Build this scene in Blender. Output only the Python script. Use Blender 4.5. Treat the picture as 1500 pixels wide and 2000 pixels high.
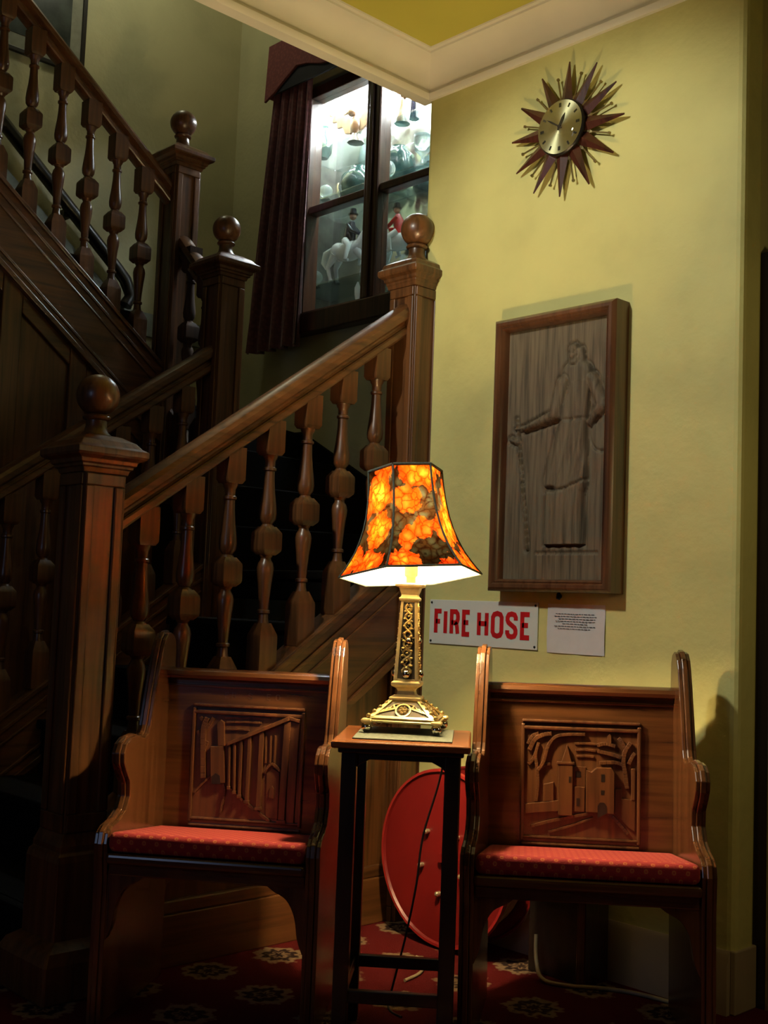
import bpy, math, random
from mathutils import Vector, Matrix
random.seed(7)
for o in list(bpy.data.objects): bpy.data.objects.remove(o)
S = bpy.context.scene
COL = S.collection
R = math.radians

# ------------------------------------------------------------------ camera
YAW, PITCH, ROLL, FPX = R(46.4807), R(4.602), R(2.1766), 2288.1
CAM = Vector((3.0, -3.0, 1.08))
fw = Vector((-math.sin(YAW)*math.cos(PITCH), math.cos(YAW)*math.cos(PITCH), math.sin(PITCH)))
rt = Vector((math.cos(YAW), math.sin(YAW), 0)); up = rt.cross(fw)
rt, up = rt*math.cos(ROLL)+up*math.sin(ROLL), -rt*math.sin(ROLL)+up*math.cos(ROLL)
cd = bpy.data.cameras.new('camera'); cam = bpy.data.objects.new('camera', cd); COL.objects.link(cam)
cd.sensor_fit = 'VERTICAL'; cd.sensor_height = 24.0; cd.lens = FPX/2000*24.0; cd.clip_start = 0.05
M = Matrix.Identity(4)
for i in range(3): M[i][0], M[i][1], M[i][2], M[i][3] = rt[i], up[i], -fw[i], CAM[i]
cam.matrix_world = M
S.camera = cam

# ------------------------------------------------------------------ world, lights, exposure
w = bpy.data.worlds.new('world'); S.world = w; w.use_nodes = True
w.node_tree.nodes['Background'].inputs[0].default_value = (1.0, 0.85, 0.62, 1)
w.node_tree.nodes['Background'].inputs[1].default_value = 0.009
S.view_settings.view_transform = 'Standard'; S.view_settings.look = 'None'
S.view_settings.exposure = 0.75; S.view_settings.gamma = 1.0; S.view_settings.use_curve_mapping = False
BULB = 740.0        # radiance of the table lamp's bulb
TUBE = 125.0         # radiance of the tube in the display window

def light(name, kind, loc, energy, color, target=None, **kw):
    d = bpy.data.lights.new(name, kind); d.energy = energy; d.color = color
    for k, v in kw.items(): setattr(d, k, v)
    o = bpy.data.objects.new(name, d); COL.objects.link(o); o.location = loc
    if target is not None:
        o.rotation_euler = (Vector(target)-Vector(loc)).to_track_quat('-Z', 'Y').to_euler()
    return o
# ceiling spot of the hall washing the yellow wall, added fills at right and upstairs, cold daylight from a far window on the left
light('ceiling_spot', 'SPOT', (0.55, -2.40, 3.0), 80, (1.0, 0.99, 0.84), (0.70, 0, 1.74), spot_size=R(58), spot_blend=0.55, shadow_soft_size=0.08)
light('right_fill', 'POINT', (2.35, -0.45, 1.60), 4.5, (1.0, 0.78, 0.34), shadow_soft_size=0.10)  # unseen warm fill, added to lift the dark wall end and lower right
light('upstairs_fill', 'POINT', (-2.05, 0.0, 4.75), 5.0, (0.95, 0.95, 0.72), shadow_soft_size=0.12)  # unseen weak fill, added to brighten the stairwell
light('far_window_light', 'AREA', (1.6, -4.9, 1.7), 3.0, (0.45, 0.62, 1.0), (0.4, -0.9, 0.9), shape='RECTANGLE', size=0.5, size_y=1.1)

# ------------------------------------------------------------------ materials
MAT = {}
def nmat(name):
    m = bpy.data.materials.new(name); m.use_nodes = True; MAT[name] = m
    nt = m.node_tree; b = nt.nodes['Principled BSDF']
    return m, nt, b
def N(nt, typ, **kw):
    n = nt.nodes.new(typ)
    for k, v in kw.items():
        if k.startswith('i_'):
            key = k[2:]; n.inputs[int(key) if key.isdigit() else key.replace('_', ' ')].default_value = v
        else: setattr(n, k, v)
    return n
def ramp(nt, fac, stops, interp='LINEAR'):
    r = N(nt, 'ShaderNodeValToRGB'); r.color_ramp.interpolation = interp
    el = r.color_ramp.elements
    while len(el) < len(stops): el.new(0.5)
    for e, (p, c) in zip(el, stops): e.position = p; e.color = (*c, 1) if len(c) == 3 else c
    nt.links.new(fac, r.inputs[0]); return r
def coords(nt, scale=(1, 1, 1), kind='Object'):
    tc = N(nt, 'ShaderNodeTexCoord'); mp = N(nt, 'ShaderNodeMapping'); mp.inputs['Scale'].default_value = scale
    nt.links.new(tc.outputs[kind], mp.inputs[0]); return mp.outputs[0]
def bump(nt, b, h, strength=0.3, dist=0.01):
    bp = N(nt, 'ShaderNodeBump'); bp.inputs['Strength'].default_value = strength; bp.inputs['Distance'].default_value = dist
    nt.links.new(h, bp.inputs['Height']); nt.links.new(bp.outputs[0], b.inputs['Normal'])
def plain(name, col, rough=0.5, metal=0.0, coat=0.0, spec=0.5, noise=0.12, nscale=30):
    m, nt, b = nmat(name)
    n = N(nt, 'ShaderNodeTexNoise'); n.inputs['Scale'].default_value = nscale; n.inputs['Detail'].default_value = 4
    nt.links.new(coords(nt), n.inputs['Vector'])
    r = ramp(nt, n.outputs[0], [(0.3, tuple(c*(1-noise) for c in col)), (0.7, tuple(min(1, c*(1+noise)) for c in col))])
    nt.links.new(r.outputs[0], b.inputs['Base Color'])
    b.inputs['Roughness'].default_value = rough; b.inputs['Metallic'].default_value = metal
    b.inputs['Coat Weight'].default_value = coat; b.inputs['Specular IOR Level'].default_value = spec
    return m
def wood(name, dark, mid, rough=0.38, axis=2, coat=0.25, fine=1.0, bumpk=0.12):
    m, nt, b = nmat(name)
    sc = [26*fine]*3; sc[axis] = 1.3*fine
    v = coords(nt, tuple(sc))
    n = N(nt, 'ShaderNodeTexNoise'); n.inputs['Scale'].default_value = 1.6; n.inputs['Detail'].default_value = 7; n.inputs['Distortion'].default_value = 0.6
    nt.links.new(v, n.inputs['Vector'])
    n2 = N(nt, 'ShaderNodeTexNoise'); n2.inputs['Scale'].default_value = 3.0
    nt.links.new(coords(nt), n2.inputs['Vector'])
    mx = N(nt, 'ShaderNodeMath', operation='MULTIPLY_ADD'); mx.inputs[1].default_value = 0.75
    nt.links.new(n.outputs[0], mx.inputs[0])
    m2 = N(nt, 'ShaderNodeMath', operation='MULTIPLY'); m2.inputs[1].default_value = 0.25
    nt.links.new(n2.outputs[0], m2.inputs[0]); nt.links.new(m2.outputs[0], mx.inputs[2])
    r = ramp(nt, mx.outputs[0], [(0.34, dark), (0.52, mid), (0.68, tuple(min(1, c*1.35) for c in mid))])
    nt.links.new(r.outputs[0], b.inputs['Base Color'])
    b.inputs['Roughness'].default_value = rough; b.inputs['Coat Weight'].default_value = coat; b.inputs['Coat Roughness'].default_value = 0.22
    bump(nt, b, n.outputs[0], bumpk, 0.004)
    return m
STAIR_D, STAIR_M = (0.046, 0.018, 0.006), (0.126, 0.049, 0.0155)
wood('stair_wood_v', STAIR_D, STAIR_M, 0.36, 2); wood('stair_wood_y', STAIR_D, STAIR_M, 0.36, 1); wood('stair_wood_x', STAIR_D, STAIR_M, 0.36, 0)
CH_D, CH_M = (0.032, 0.011, 0.004), (0.080, 0.029, 0.0095)
wood('chair_wood_v', CH_D, CH_M, 0.26, 2, 0.5); wood('chair_wood_x', CH_D, CH_M, 0.26, 0, 0.5)
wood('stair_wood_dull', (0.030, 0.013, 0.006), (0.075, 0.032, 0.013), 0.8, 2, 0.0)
wood('carved_wood', (0.034, 0.012, 0.0045), (0.088, 0.032, 0.011), 0.34, 2, 0.35)
wood('ebony_wood', (0.005, 0.0035, 0.003), (0.012, 0.008, 0.006), 0.36, 2, 0.2)
wood('table_top_wood', (0.11, 0.030, 0.008), (0.24, 0.075, 0.020), 0.24, 0, 0.5)
wood('frame_wood', (0.045, 0.017, 0.007), (0.11, 0.046, 0.020), 0.32, 2, 0.4)
wood('clock_wood', (0.020, 0.006, 0.004), (0.060, 0.016, 0.009), 0.28, 2, 0.5)
wood('window_wood', (0.026, 0.009, 0.004), (0.060, 0.022, 0.009), 0.34, 2, 0.3)
wood('door_wood', (0.010, 0.006, 0.004), (0.024, 0.012, 0.008), 0.42, 2, 0.2)
wood('weathered_wood', (0.048, 0.036, 0.021), (0.120, 0.092, 0.055), 0.75, 2, 0.0, 2.2, 0.22)

def plaster(name, col, var, bk=0.35):
    m, nt, b = nmat(name)
    v = coords(nt)
    n = N(nt, 'ShaderNodeTexNoise'); n.inputs['Scale'].default_value = 2.6; n.inputs['Detail'].default_value = 5; nt.links.new(v, n.inputs['Vector'])
    r = ramp(nt, n.outputs[0], [(0.32, tuple(c*(1-var) for c in col)), (0.5, col), (0.7, tuple(min(1, c*(1+var*.5)) for c in col))])
    nt.links.new(r.outputs[0], b.inputs['Base Color']); b.inputs['Roughness'].default_value = 0.62
    a = N(nt, 'ShaderNodeTexNoise'); a.inputs['Scale'].default_value = 34; a.inputs['Detail'].default_value = 5; nt.links.new(v, a.inputs['Vector'])
    c = N(nt, 'ShaderNodeTexNoise'); c.inputs['Scale'].default_value = 7; c.inputs['Detail'].default_value = 3; nt.links.new(v, c.inputs['Vector'])
    ad = N(nt, 'ShaderNodeMath', operation='MULTIPLY_ADD'); ad.inputs[1].default_value = 0.45
    nt.links.new(a.outputs[0], ad.inputs[0]); nt.links.new(c.outputs[0], ad.inputs[2])
    bump(nt, b, ad.outputs[0], bk, 0.012)
    return m
plaster('yellow_plaster', (0.60, 0.56, 0.21), 0.16)
plaster('stairwell_plaster', (0.50, 0.47, 0.27), 0.12)
plaster('return_plaster', (0.50, 0.45, 0.20), 0.14)
plaster('olive_ceiling', (0.50, 0.45, 0.075), 0.06, 0.08)
plain('cream_paint', (0.70, 0.66, 0.56), 0.45, noise=0.04, nscale=6)
plain('baseboard_paint', (0.42, 0.33, 0.22), 0.4, noise=0.06, nscale=8)
plain('grey_skirting', (0.20, 0.22, 0.17), 0.5)
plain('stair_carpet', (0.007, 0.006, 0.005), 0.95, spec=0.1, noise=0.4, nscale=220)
plain('black_cord', (0.006, 0.006, 0.006), 0.5)
plain('pale_cable', (0.42, 0.34, 0.2), 0.5)
plain('navy_lining', (0.008, 0.008, 0.014), 0.9)
plain('sign_white', (0.66, 0.68, 0.62), 0.32, noise=0.04, nscale=9)
plain('sign_red', (0.52, 0.012, 0.016), 0.35, noise=0.08)
plain('paper', (0.62, 0.60, 0.60), 0.7, noise=0.03)
plain('print_ink', (0.10, 0.09, 0.10), 0.8)
plain('reel_red', (0.17, 0.007, 0.007), 0.42, noise=0.1, nscale=8)
plain('reel_rim', (0.34, 0.02, 0.018), 0.38)
plain('bolt_metal', (0.62, 0.55, 0.36), 0.3, 0.8)
plain('hose_canvas', (0.55, 0.46, 0.33), 0.85)
plain('dark_metal', (0.012, 0.010, 0.009), 0.4, 0.4)
plain('gold_metal', (0.84, 0.64, 0.28), 0.30, 0.40, noise=0.2, nscale=60)
plain('pale_gold', (0.84, 0.65, 0.30), 0.34, 0.35, noise=0.12, nscale=60)
plain('antique_gold', (0.62, 0.45, 0.17), 0.34, 0.55, noise=0.45, nscale=110)
plain('gold_recess', (0.030, 0.020, 0.009), 0.6, 0.3)
plain('silver_ball', (0.78, 0.72, 0.62), 0.12, 1.0)
plain('clock_brass', (0.26, 0.20, 0.09), 0.3, 0.9)
plain('mat_cloth', (0.10, 0.115, 0.09), 0.9, noise=0.3, nscale=150)
plain('white_porcelain', (0.82, 0.84, 0.86), 0.14, coat=0.4, noise=0.05)
plain('navy_glaze', (0.010, 0.013, 0.03), 0.18, coat=0.5)
plain('red_glaze', (0.55, 0.018, 0.022), 0.16, coat=0.5)
plain('skin_glaze', (0.62, 0.40, 0.28), 0.25)
plain('brown_glaze', (0.10, 0.050, 0.025), 0.3, coat=0.3, noise=0.5, nscale=40)
plain('teal_glaze', (0.03, 0.07, 0.065), 0.14, coat=0.6, noise=0.3)
plain('pink_glaze', (0.66, 0.48, 0.58), 0.2)
plain('cabinet_wood', (0.16, 0.15, 0.13), 0.4, noise=0.3, nscale=12)
plain('print_mount', (0.26, 0.26, 0.20), 0.8)
plain('print_dark', (0.045, 0.055, 0.05), 0.25, noise=0.5, nscale=9)
plain('outer_wall', (0.20, 0.15, 0.09), 0.7)

def mk_tex():
    # crimson hall carpet with cream medallions
    m, nt, b = nmat('hall_carpet')
    tc = N(nt, 'ShaderNodeTexCoord'); mp = N(nt, 'ShaderNodeMapping'); nt.links.new(tc.outputs['Object'], mp.inputs[0])
    mp.inputs['Location'].default_value = (-0.129, 0.647, 0)
    sep = N(nt, 'ShaderNodeSeparateXYZ'); nt.links.new(mp.outputs[0], sep.inputs[0])
    def cell(o):
        d = N(nt, 'ShaderNodeMath', operation='MULTIPLY_ADD'); d.inputs[1].default_value = 1/0.262; d.inputs[2].default_value = 100.5; nt.links.new(o, d.inputs[0])
        f = N(nt, 'ShaderNodeMath', operation='FRACT'); nt.links.new(d.outputs[0], f.inputs[0])
        s = N(nt, 'ShaderNodeMath', operation='SUBTRACT'); s.inputs[1].default_value = 0.5; nt.links.new(f.outputs[0], s.inputs[0]); return s.outputs[0]
    cx, cy = cell(sep.outputs[0]), cell(sep.outputs[1])
    cb = N(nt, 'ShaderNodeCombineXYZ'); nt.links.new(cx, cb.inputs[0]); nt.links.new(cy, cb.inputs[1])
    ln = N(nt, 'ShaderNodeVectorMath', operation='LENGTH'); nt.links.new(cb.outputs[0], ln.inputs[0])
    at = N(nt, 'ShaderNodeMath', operation='ARCTAN2'); nt.links.new(cy, at.inputs[0]); nt.links.new(cx, at.inputs[1])
    pt = N(nt, 'ShaderNodeMath', operation='MULTIPLY'); pt.inputs[1].default_value = 8; nt.links.new(at.outputs[0], pt.inputs[0])
    sn = N(nt, 'ShaderNodeMath', operation='SINE'); nt.links.new(pt.outputs[0], sn.inputs[0])
    rr = N(nt, 'ShaderNodeMath', operation='MULTIPLY_ADD'); rr.inputs[1].default_value = 0.025; nt.links.new(sn.outputs[0], rr.inputs[0]); nt.links.new(ln.outputs['Value'], rr.inputs[2])
    red, cream, dk = (0.075, 0.005, 0.006), (0.20, 0.13, 0.075), (0.022, 0.010, 0.010)
    fl = N(nt, 'ShaderNodeTexVoronoi'); fl.inputs['Scale'].default_value = 60; nt.links.new(coords(nt), fl.inputs['Vector'])
    ra = N(nt, 'ShaderNodeMath', operation='MULTIPLY_ADD'); ra.inputs[1].default_value = 0.10; nt.links.new(fl.outputs['Distance'], ra.inputs[0]); nt.links.new(rr.outputs[0], ra.inputs[2])
    r = ramp(nt, ra.outputs[0], [(0.0, dk), (0.10, dk), (0.14, cream), (0.18, dk), (0.24, dk), (0.28, cream), (0.33, cream), (0.37, red)])
    nt.links.new(r.outputs[0], b.inputs['Base Color']); b.inputs['Roughness'].default_value = 0.95; b.inputs['Specular IOR Level'].default_value = 0.1
    n = N(nt, 'ShaderNodeTexNoise'); n.inputs['Scale'].default_value = 260; nt.links.new(coords(nt), n.inputs['Vector']); bump(nt, b, n.outputs[0], 0.5, 0.004)
    # red cushion cloth with rows of gold sprigs
    m, nt, b = nmat('cushion_cloth')
    tc = N(nt, 'ShaderNodeTexCoord'); sep = N(nt, 'ShaderNodeSeparateXYZ'); nt.links.new(tc.outputs['Object'], sep.inputs[0])
    def wave(o, f, ph=0):
        d = N(nt, 'ShaderNodeMath', operation='MULTIPLY_ADD'); d.inputs[1].default_value = f; d.inputs[2].default_value = ph; nt.links.new(o, d.inputs[0])
        s = N(nt, 'ShaderNodeMath', operation='SINE'); nt.links.new(d.outputs[0], s.inputs[0]); return s.outputs[0]
    yz = N(nt, 'ShaderNodeMath', operation='ADD'); nt.links.new(sep.outputs[1], yz.inputs[0]); nt.links.new(sep.outputs[2], yz.inputs[1])
    ml = N(nt, 'ShaderNodeMath', operation='MULTIPLY'); nt.links.new(wave(sep.outputs[0], 190), ml.inputs[0]); nt.links.new(wave(yz.outputs[0], 165), ml.inputs[1])
    r = ramp(nt, ml.outputs[0], [(0.0, (0.26, 0.008, 0.012)), (0.55, (0.32, 0.010, 0.013)), (0.74, (0.46, 0.17, 0.04)), (0.9, (0.36, 0.04, 0.02))])
    nt.links.new(r.outputs[0], b.inputs['Base Color']); b.inputs['Roughness'].default_value = 0.85; b.inputs['Sheen Weight'].default_value = 0.05
    n = N(nt, 'ShaderNodeTexNoise'); n.inputs['Scale'].default_value = 300; nt.links.new(coords(nt), n.inputs['Vector']); bump(nt, b, n.outputs[0], 0.4, 0.002)
    # wine red curtain brocade
    m, nt, b = nmat('curtain_cloth')
    v = N(nt, 'ShaderNodeTexVoronoi'); v.inputs['Scale'].default_value = 42; nt.links.new(coords(nt), v.inputs['Vector'])
    r = ramp(nt, v.outputs['Distance'], [(0.1, (0.17, 0.045, 0.045)), (0.6, (0.09, 0.022, 0.024))])
    nt.links.new(r.outputs[0], b.inputs['Base Color']); b.inputs['Roughness'].default_value = 0.6; b.inputs['Sheen Weight'].default_value = 0.25
    m, nt, b = nmat('pelmet_cloth')
    v = N(nt, 'ShaderNodeTexVoronoi'); v.inputs['Scale'].default_value = 60; nt.links.new(coords(nt), v.inputs['Vector'])
    r = ramp(nt, v.outputs['Distance'], [(0.1, (0.20, 0.050, 0.045)), (0.6, (0.14, 0.034, 0.034))])
    nt.links.new(r.outputs[0], b.inputs['Base Color']); b.inputs['Roughness'].default_value = 0.85
    # printed shade fabric: marigold blooms on a dark green ground; light passes through it
    m, nt, b = nmat('shade_fabric')
    out = nt.nodes['Material Output']; nt.nodes.remove(b)
    co = coords(nt, (1, 1, 0.85))
    ns = N(nt, 'ShaderNodeTexNoise'); ns.inputs['Scale'].default_value = 22; ns.inputs['Detail'].default_value = 4; nt.links.new(co, ns.inputs['Vector'])
    wv = N(nt, 'ShaderNodeVectorMath', operation='SCALE'); wv.inputs['Scale'].default_value = 0.045; nt.links.new(ns.outputs['Color'], wv.inputs[0])
    av = N(nt, 'ShaderNodeVectorMath', operation='ADD'); nt.links.new(co, av.inputs[0]); nt.links.new(wv.outputs[0], av.inputs[1])
    vo = N(nt, 'ShaderNodeTexVoronoi'); vo.inputs['Scale'].default_value = 12.5; vo.inputs['Randomness'].default_value = 0.8; nt.links.new(av.outputs[0], vo.inputs['Vector'])
    pe = N(nt, 'ShaderNodeTexVoronoi'); pe.inputs['Scale'].default_value = 44; nt.links.new(av.outputs[0], pe.inputs['Vector'])
    ed = N(nt, 'ShaderNodeTexVoronoi', feature='DISTANCE_TO_EDGE'); ed.inputs['Scale'].default_value = 44; nt.links.new(av.outputs[0], ed.inputs['Vector'])
    n3 = N(nt, 'ShaderNodeTexNoise'); n3.inputs['Scale'].default_value = 60; n3.inputs['Detail'].default_value = 3; nt.links.new(av.outputs[0], n3.inputs['Vector'])
    ma = N(nt, 'ShaderNodeMath', operation='MULTIPLY_ADD'); ma.inputs[1].default_value = 0.30; nt.links.new(n3.outputs[0], ma.inputs[0]); nt.links.new(vo.outputs['Distance'], ma.inputs[2])
    r1 = ramp(nt, ma.outputs[0], [(0.20, (1.0, 0.66, 0.09)), (0.42, (1.0, 0.48, 0.05)), (0.56, (0.86, 0.19, 0.022)), (0.715, (0.50, 0.10, 0.016)), (0.74, (0.011, 0.012, 0.008))])
    r2a = ramp(nt, pe.outputs['Distance'], [(0.12, (1, 1, 1)), (0.55, (0.78, 0.34, 0.18))])
    r2b = ramp(nt, ed.outputs['Distance'], [(0.0, (0.30, 0.085, 0.045)), (0.085, (1, 1, 1))])
    r2 = N(nt, 'ShaderNodeMix', data_type='RGBA', blend_type='MULTIPLY'); r2.inputs[0].default_value = 1.0
    nt.links.new(r2a.outputs[0], r2.inputs[6]); nt.links.new(r2b.outputs[0], r2.inputs[7])
    mu = N(nt, 'ShaderNodeMix', data_type='RGBA', blend_type='MULTIPLY'); mu.inputs[0].default_value = 1.0
    nt.links.new(r1.outputs[0], mu.inputs[6]); nt.links.new(r2.outputs[2], mu.inputs[7])
    df = N(nt, 'ShaderNodeBsdfDiffuse'); tr = N(nt, 'ShaderNodeBsdfTranslucent'); mx = N(nt, 'ShaderNodeMixShader'); mx.inputs[0].default_value = 0.62
    nt.links.new(mu.outputs[2], df.inputs[0]); nt.links.new(mu.outputs[2], tr.inputs[0])
    nt.links.new(df.outputs[0], mx.inputs[1]); nt.links.new(tr.outputs[0], mx.inputs[2]); nt.links.new(mx.outputs[0], out.inputs[0])
    # white lining
    m, nt, b = nmat('shade_lining')
    out = nt.nodes['Material Output']; nt.nodes.remove(b)
    df = N(nt, 'ShaderNodeBsdfDiffuse'); tr = N(nt, 'ShaderNodeBsdfTranslucent'); mx = N(nt, 'ShaderNodeMixShader'); mx.inputs[0].default_value = 0.21
    ns = N(nt, 'ShaderNodeTexNoise'); ns.inputs['Scale'].default_value = 60; nt.links.new(coords(nt), ns.inputs['Vector'])
    r = ramp(nt, ns.outputs[0], [(0.3, (0.86, 0.82, 0.72)), (0.7, (0.92, 0.88, 0.78))])
    nt.links.new(r.outputs[0], df.inputs[0]); nt.links.new(r.outputs[0], tr.inputs[0])
    nt.links.new(df.outputs[0], mx.inputs[1]); nt.links.new(tr.outputs[0], mx.inputs[2]); nt.links.new(mx.outputs[0], out.inputs[0])
    # emitters that are lamps
    for nm, col, st in (('bulb_glow', (1.0, 0.75, 0.38), BULB), ('tube_glow', (0.92, 0.97, 1.0), TUBE)):
        m, nt, b = nmat(nm); b.inputs['Base Color'].default_value = (0.9, 0.9, 0.9, 1)
        b.inputs['Emission Color'].default_value = (*col, 1); b.inputs['Emission Strength'].default_value = st
    # thin window glass and thick shelf glass
    m, nt, b = nmat('pane_glass')
    out = nt.nodes['Material Output']; nt.nodes.remove(b)
    tp = N(nt, 'ShaderNodeBsdfTransparent'); tp.inputs[0].default_value = (0.96, 0.98, 0.975, 1); gl = N(nt, 'ShaderNodeBsdfGlossy'); gl.inputs['Roughness'].default_value = 0.03
    mx = N(nt, 'ShaderNodeMixShader'); mx.inputs[0].default_value = 0.07
    nt.links.new(tp.outputs[0], mx.inputs[1]); nt.links.new(gl.outputs[0], mx.inputs[2]); nt.links.new(mx.outputs[0], out.inputs[0])
    m, nt, b = nmat('shelf_glass')
    out = nt.nodes['Material Output']; nt.nodes.remove(b)
    tp = N(nt, 'ShaderNodeBsdfTransparent'); tp.inputs[0].default_value = (0.80, 0.87, 0.86, 1); gl = N(nt, 'ShaderNodeBsdfGlossy'); gl.inputs['Roughness'].default_value = 0.12; gl.inputs[0].default_value = (0.85, 0.95, 0.97, 1)
    mx = N(nt, 'ShaderNodeMixShader'); mx.inputs[0].default_value = 0.25
    nt.links.new(tp.outputs[0], mx.inputs[1]); nt.links.new(gl.outputs[0], mx.inputs[2]); nt.links.new(mx.outputs[0], out.inputs[0])
    m, nt, b = nmat('crystal'); b.inputs['Transmission Weight'].default_value = 0.75; b.inputs['Roughness'].default_value = 0.05; b.inputs['Base Color'].default_value = (0.86, 0.96, 0.95, 1); b.inputs['IOR'].default_value = 1.5
    # brushed clock dial
    m, nt, b = nmat('dial_metal'); b.inputs['Base Color'].default_value = (0.60, 0.55, 0.34, 1); b.inputs['Metallic'].default_value = 1.0; b.inputs['Roughness'].default_value = 0.36; b.inputs['Anisotropic'].default_value = 0.85
    tg = N(nt, 'ShaderNodeTangent', direction_type='RADIAL', axis='Z'); nt.links.new(tg.outputs[0], b.inputs['Tangent'])
    # mirrored back of the display window
    m, nt, b = nmat('cabinet_mirror'); b.inputs['Base Color'].default_value = (0.66, 0.68, 0.67, 1); b.inputs['Metallic'].default_value = 1.0; b.inputs['Roughness'].default_value = 0.16
    ns = N(nt, 'ShaderNodeTexNoise'); ns.inputs['Scale'].default_value = 3.5; nt.links.new(coords(nt), ns.inputs['Vector']); bump(nt, b, ns.outputs[0], 0.6, 0.08)
mk_tex()

# ------------------------------------------------------------------ mesh helpers
class MB:
    def __init__(s): s.v = []; s.f = []
    def add(s, vs, fs):
        o = len(s.v); s.v += [tuple(p) for p in vs]; s.f += [tuple(i+o for i in f) for f in fs]; return s
    def box(s, x0, x1, y0, y1, z0, z1):
        return s.add([(x0,y0,z0),(x1,y0,z0),(x1,y1,z0),(x0,y1,z0),(x0,y0,z1),(x1,y0,z1),(x1,y1,z1),(x0,y1,z1)],
                     [(0,3,2,1),(4,5,6,7),(0,1,5,4),(1,2,6,5),(2,3,7,6),(3,0,4,7)])
    def prism(s, poly, fn, w0, w1):
        n = len(poly)
        return s.add([fn(u, v, w0) for u, v in poly]+[fn(u, v, w1) for u, v in poly],
                     [tuple(range(n))[::-1], tuple(range(n, 2*n))]+[(i, (i+1) % n, n+(i+1) % n, n+i) for i in range(n)])
    def rings(s, rs, cap=True, close=True):
        n = len(rs[0]); fs = []
        for k in range(len(rs)-1):
            for i in range(n if close else n-1):
                j = (i+1) % n; fs.append((k*n+i, k*n+j, (k+1)*n+j, (k+1)*n+i))
        if cap: fs += [tuple(range(n))[::-1], tuple(range((len(rs)-1)*n, len(rs)*n))]
        return s.add([p for r in rs for p in r], fs)
    def lathe(s, prof, c=(0,0,0), n=14, ph=0.0):
        return s.rings([[(c[0]+r*math.cos(ph+2*math.pi*i/n), c[1]+r*math.sin(ph+2*math.pi*i/n), c[2]+z) for i in range(n)] for r, z in prof])
    def sq(s, prof, c=(0,0,0)):      # square lathe, half-widths
        return s.rings([[(c[0]+a*h, c[1]+b*h, c[2]+z) for a, b in ((1,1),(-1,1),(-1,-1),(1,-1))] for h, z in prof])
    def tube(s, pts, r, n=8, rads=None):
        pts = [Vector(p) for p in pts]; rs = []; ref = None
        for k, p in enumerate(pts):
            t = (pts[min(k+1, len(pts)-1)]-pts[max(k-1, 0)]).normalized()
            if ref is None: ref = t.orthogonal().normalized()
            a = (ref-t*ref.dot(t)).normalized(); b = t.cross(a); ref = a
            rad = rads[k] if rads else r
            rs.append([p+(a*math.cos(2*math.pi*i/n)+b*math.sin(2*math.pi*i/n))*rad for i in range(n)])
        return s.rings(rs)
    def ball(s, c, r, n=14, m=9, sc=(1,1,1), rot=None):
        rs = []
        for k in range(m+1):
            a = math.pi*(0.02+0.96*k/m); q = []
            for i in range(n):
                p = Vector((sc[0]*r*math.sin(a)*math.cos(2*math.pi*i/n), sc[1]*r*math.sin(a)*math.sin(2*math.pi*i/n), -sc[2]*r*math.cos(a)))
                if rot: p = rot @ p
                q.append(p+Vector(c))
            rs.append(q)
        return s.rings(rs)
    def ribbon(s, pts, wd, fn, w0, w1):       # flat stroke of width wd along a 2-D polyline
        P = [Vector(p) for p in pts]; L = []; Rr = []
        closed = (P[0]-P[-1]).length < 1e-6
        if closed: P = P[:-1]
        n = len(P)
        for i, p in enumerate(P):
            a = P[i-1] if (i > 0 or closed) else None; b = P[(i+1) % n] if (i < n-1 or closed) else None
            d1 = (p-a).normalized() if a is not None else None; d2 = (b-p).normalized() if b is not None else None
            d1 = d1 or d2; d2 = d2 or d1
            n1 = Vector((-d1.y, d1.x)); n2 = Vector((-d2.y, d2.x)); m = (n1+n2)
            m = m.normalized() if m.length > 1e-6 else n1
            k = wd/2/max(0.45, m.dot(n1)); L.append(p+m*k); Rr.append(p-m*k)
        for i in range(n if closed else n-1):
            j = (i+1) % n
            s.prism([(L[i].x, L[i].y), (Rr[i].x, Rr[i].y), (Rr[j].x, Rr[j].y), (L[j].x, L[j].y)], fn, w0, w1)
        return s
    def mesh(s, name, smooth=None):
        me = bpy.data.meshes.new(name); me.from_pydata(s.v, [], s.f); me.validate()
        import bmesh
        bm = bmesh.new(); bm.from_mesh(me); bmesh.ops.recalc_face_normals(bm, faces=bm.faces); bm.to_mesh(me); bm.free()
        if smooth:
            for p in me.polygons: p.use_smooth = True
            me.set_sharp_from_angle(angle=R(smooth))
        return me
    def build(s, name, mat, parent=None, smooth=None, bevel=0, seg=2):
        return link(name, s.mesh(name, smooth), mat, parent, bevel, seg)
def link(name, me, mat, parent=None, bevel=0, seg=2):
    if not me.materials: me.materials.append(MAT[mat])
    o = bpy.data.objects.new(name, me); COL.objects.link(o); o.parent = parent
    if bevel:
        b = o.modifiers.new('bevel', 'BEVEL'); b.width = bevel; b.segments = seg; b.limit_method = 'ANGLE'; b.angle_limit = R(35); b.harden_normals = False
    return o
def tag(o, label=None, cat=None, group=None, kind=None):
    for k, v in (('label', label), ('category', cat), ('group', group), ('kind', kind)):
        if v: o[k] = v
    return o
def thing(name, label, cat, loc=(0,0,0), rotz=0, group=None):
    o = bpy.data.objects.new(name, None); COL.objects.link(o); o.location = loc; o.rotation_euler = (0, 0, rotz); o.empty_display_size = 0.05
    return tag(o, label, cat, group)
def copy_tree(o, parent=None):
    c = o.copy(); COL.objects.link(c); c.parent = parent
    for ch in list(o.children): copy_tree(ch, c)
    return c
def struct(o): o['kind'] = 'structure'; return o
XYZ = lambda u, v, w: (u, v, w)
def fx(u, v, w): return (w, u, v)     # polygon in (y,z), extruded along x
def fy(u, v, w): return (u, w, v)     # polygon in (x,z), extruded along y
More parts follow.
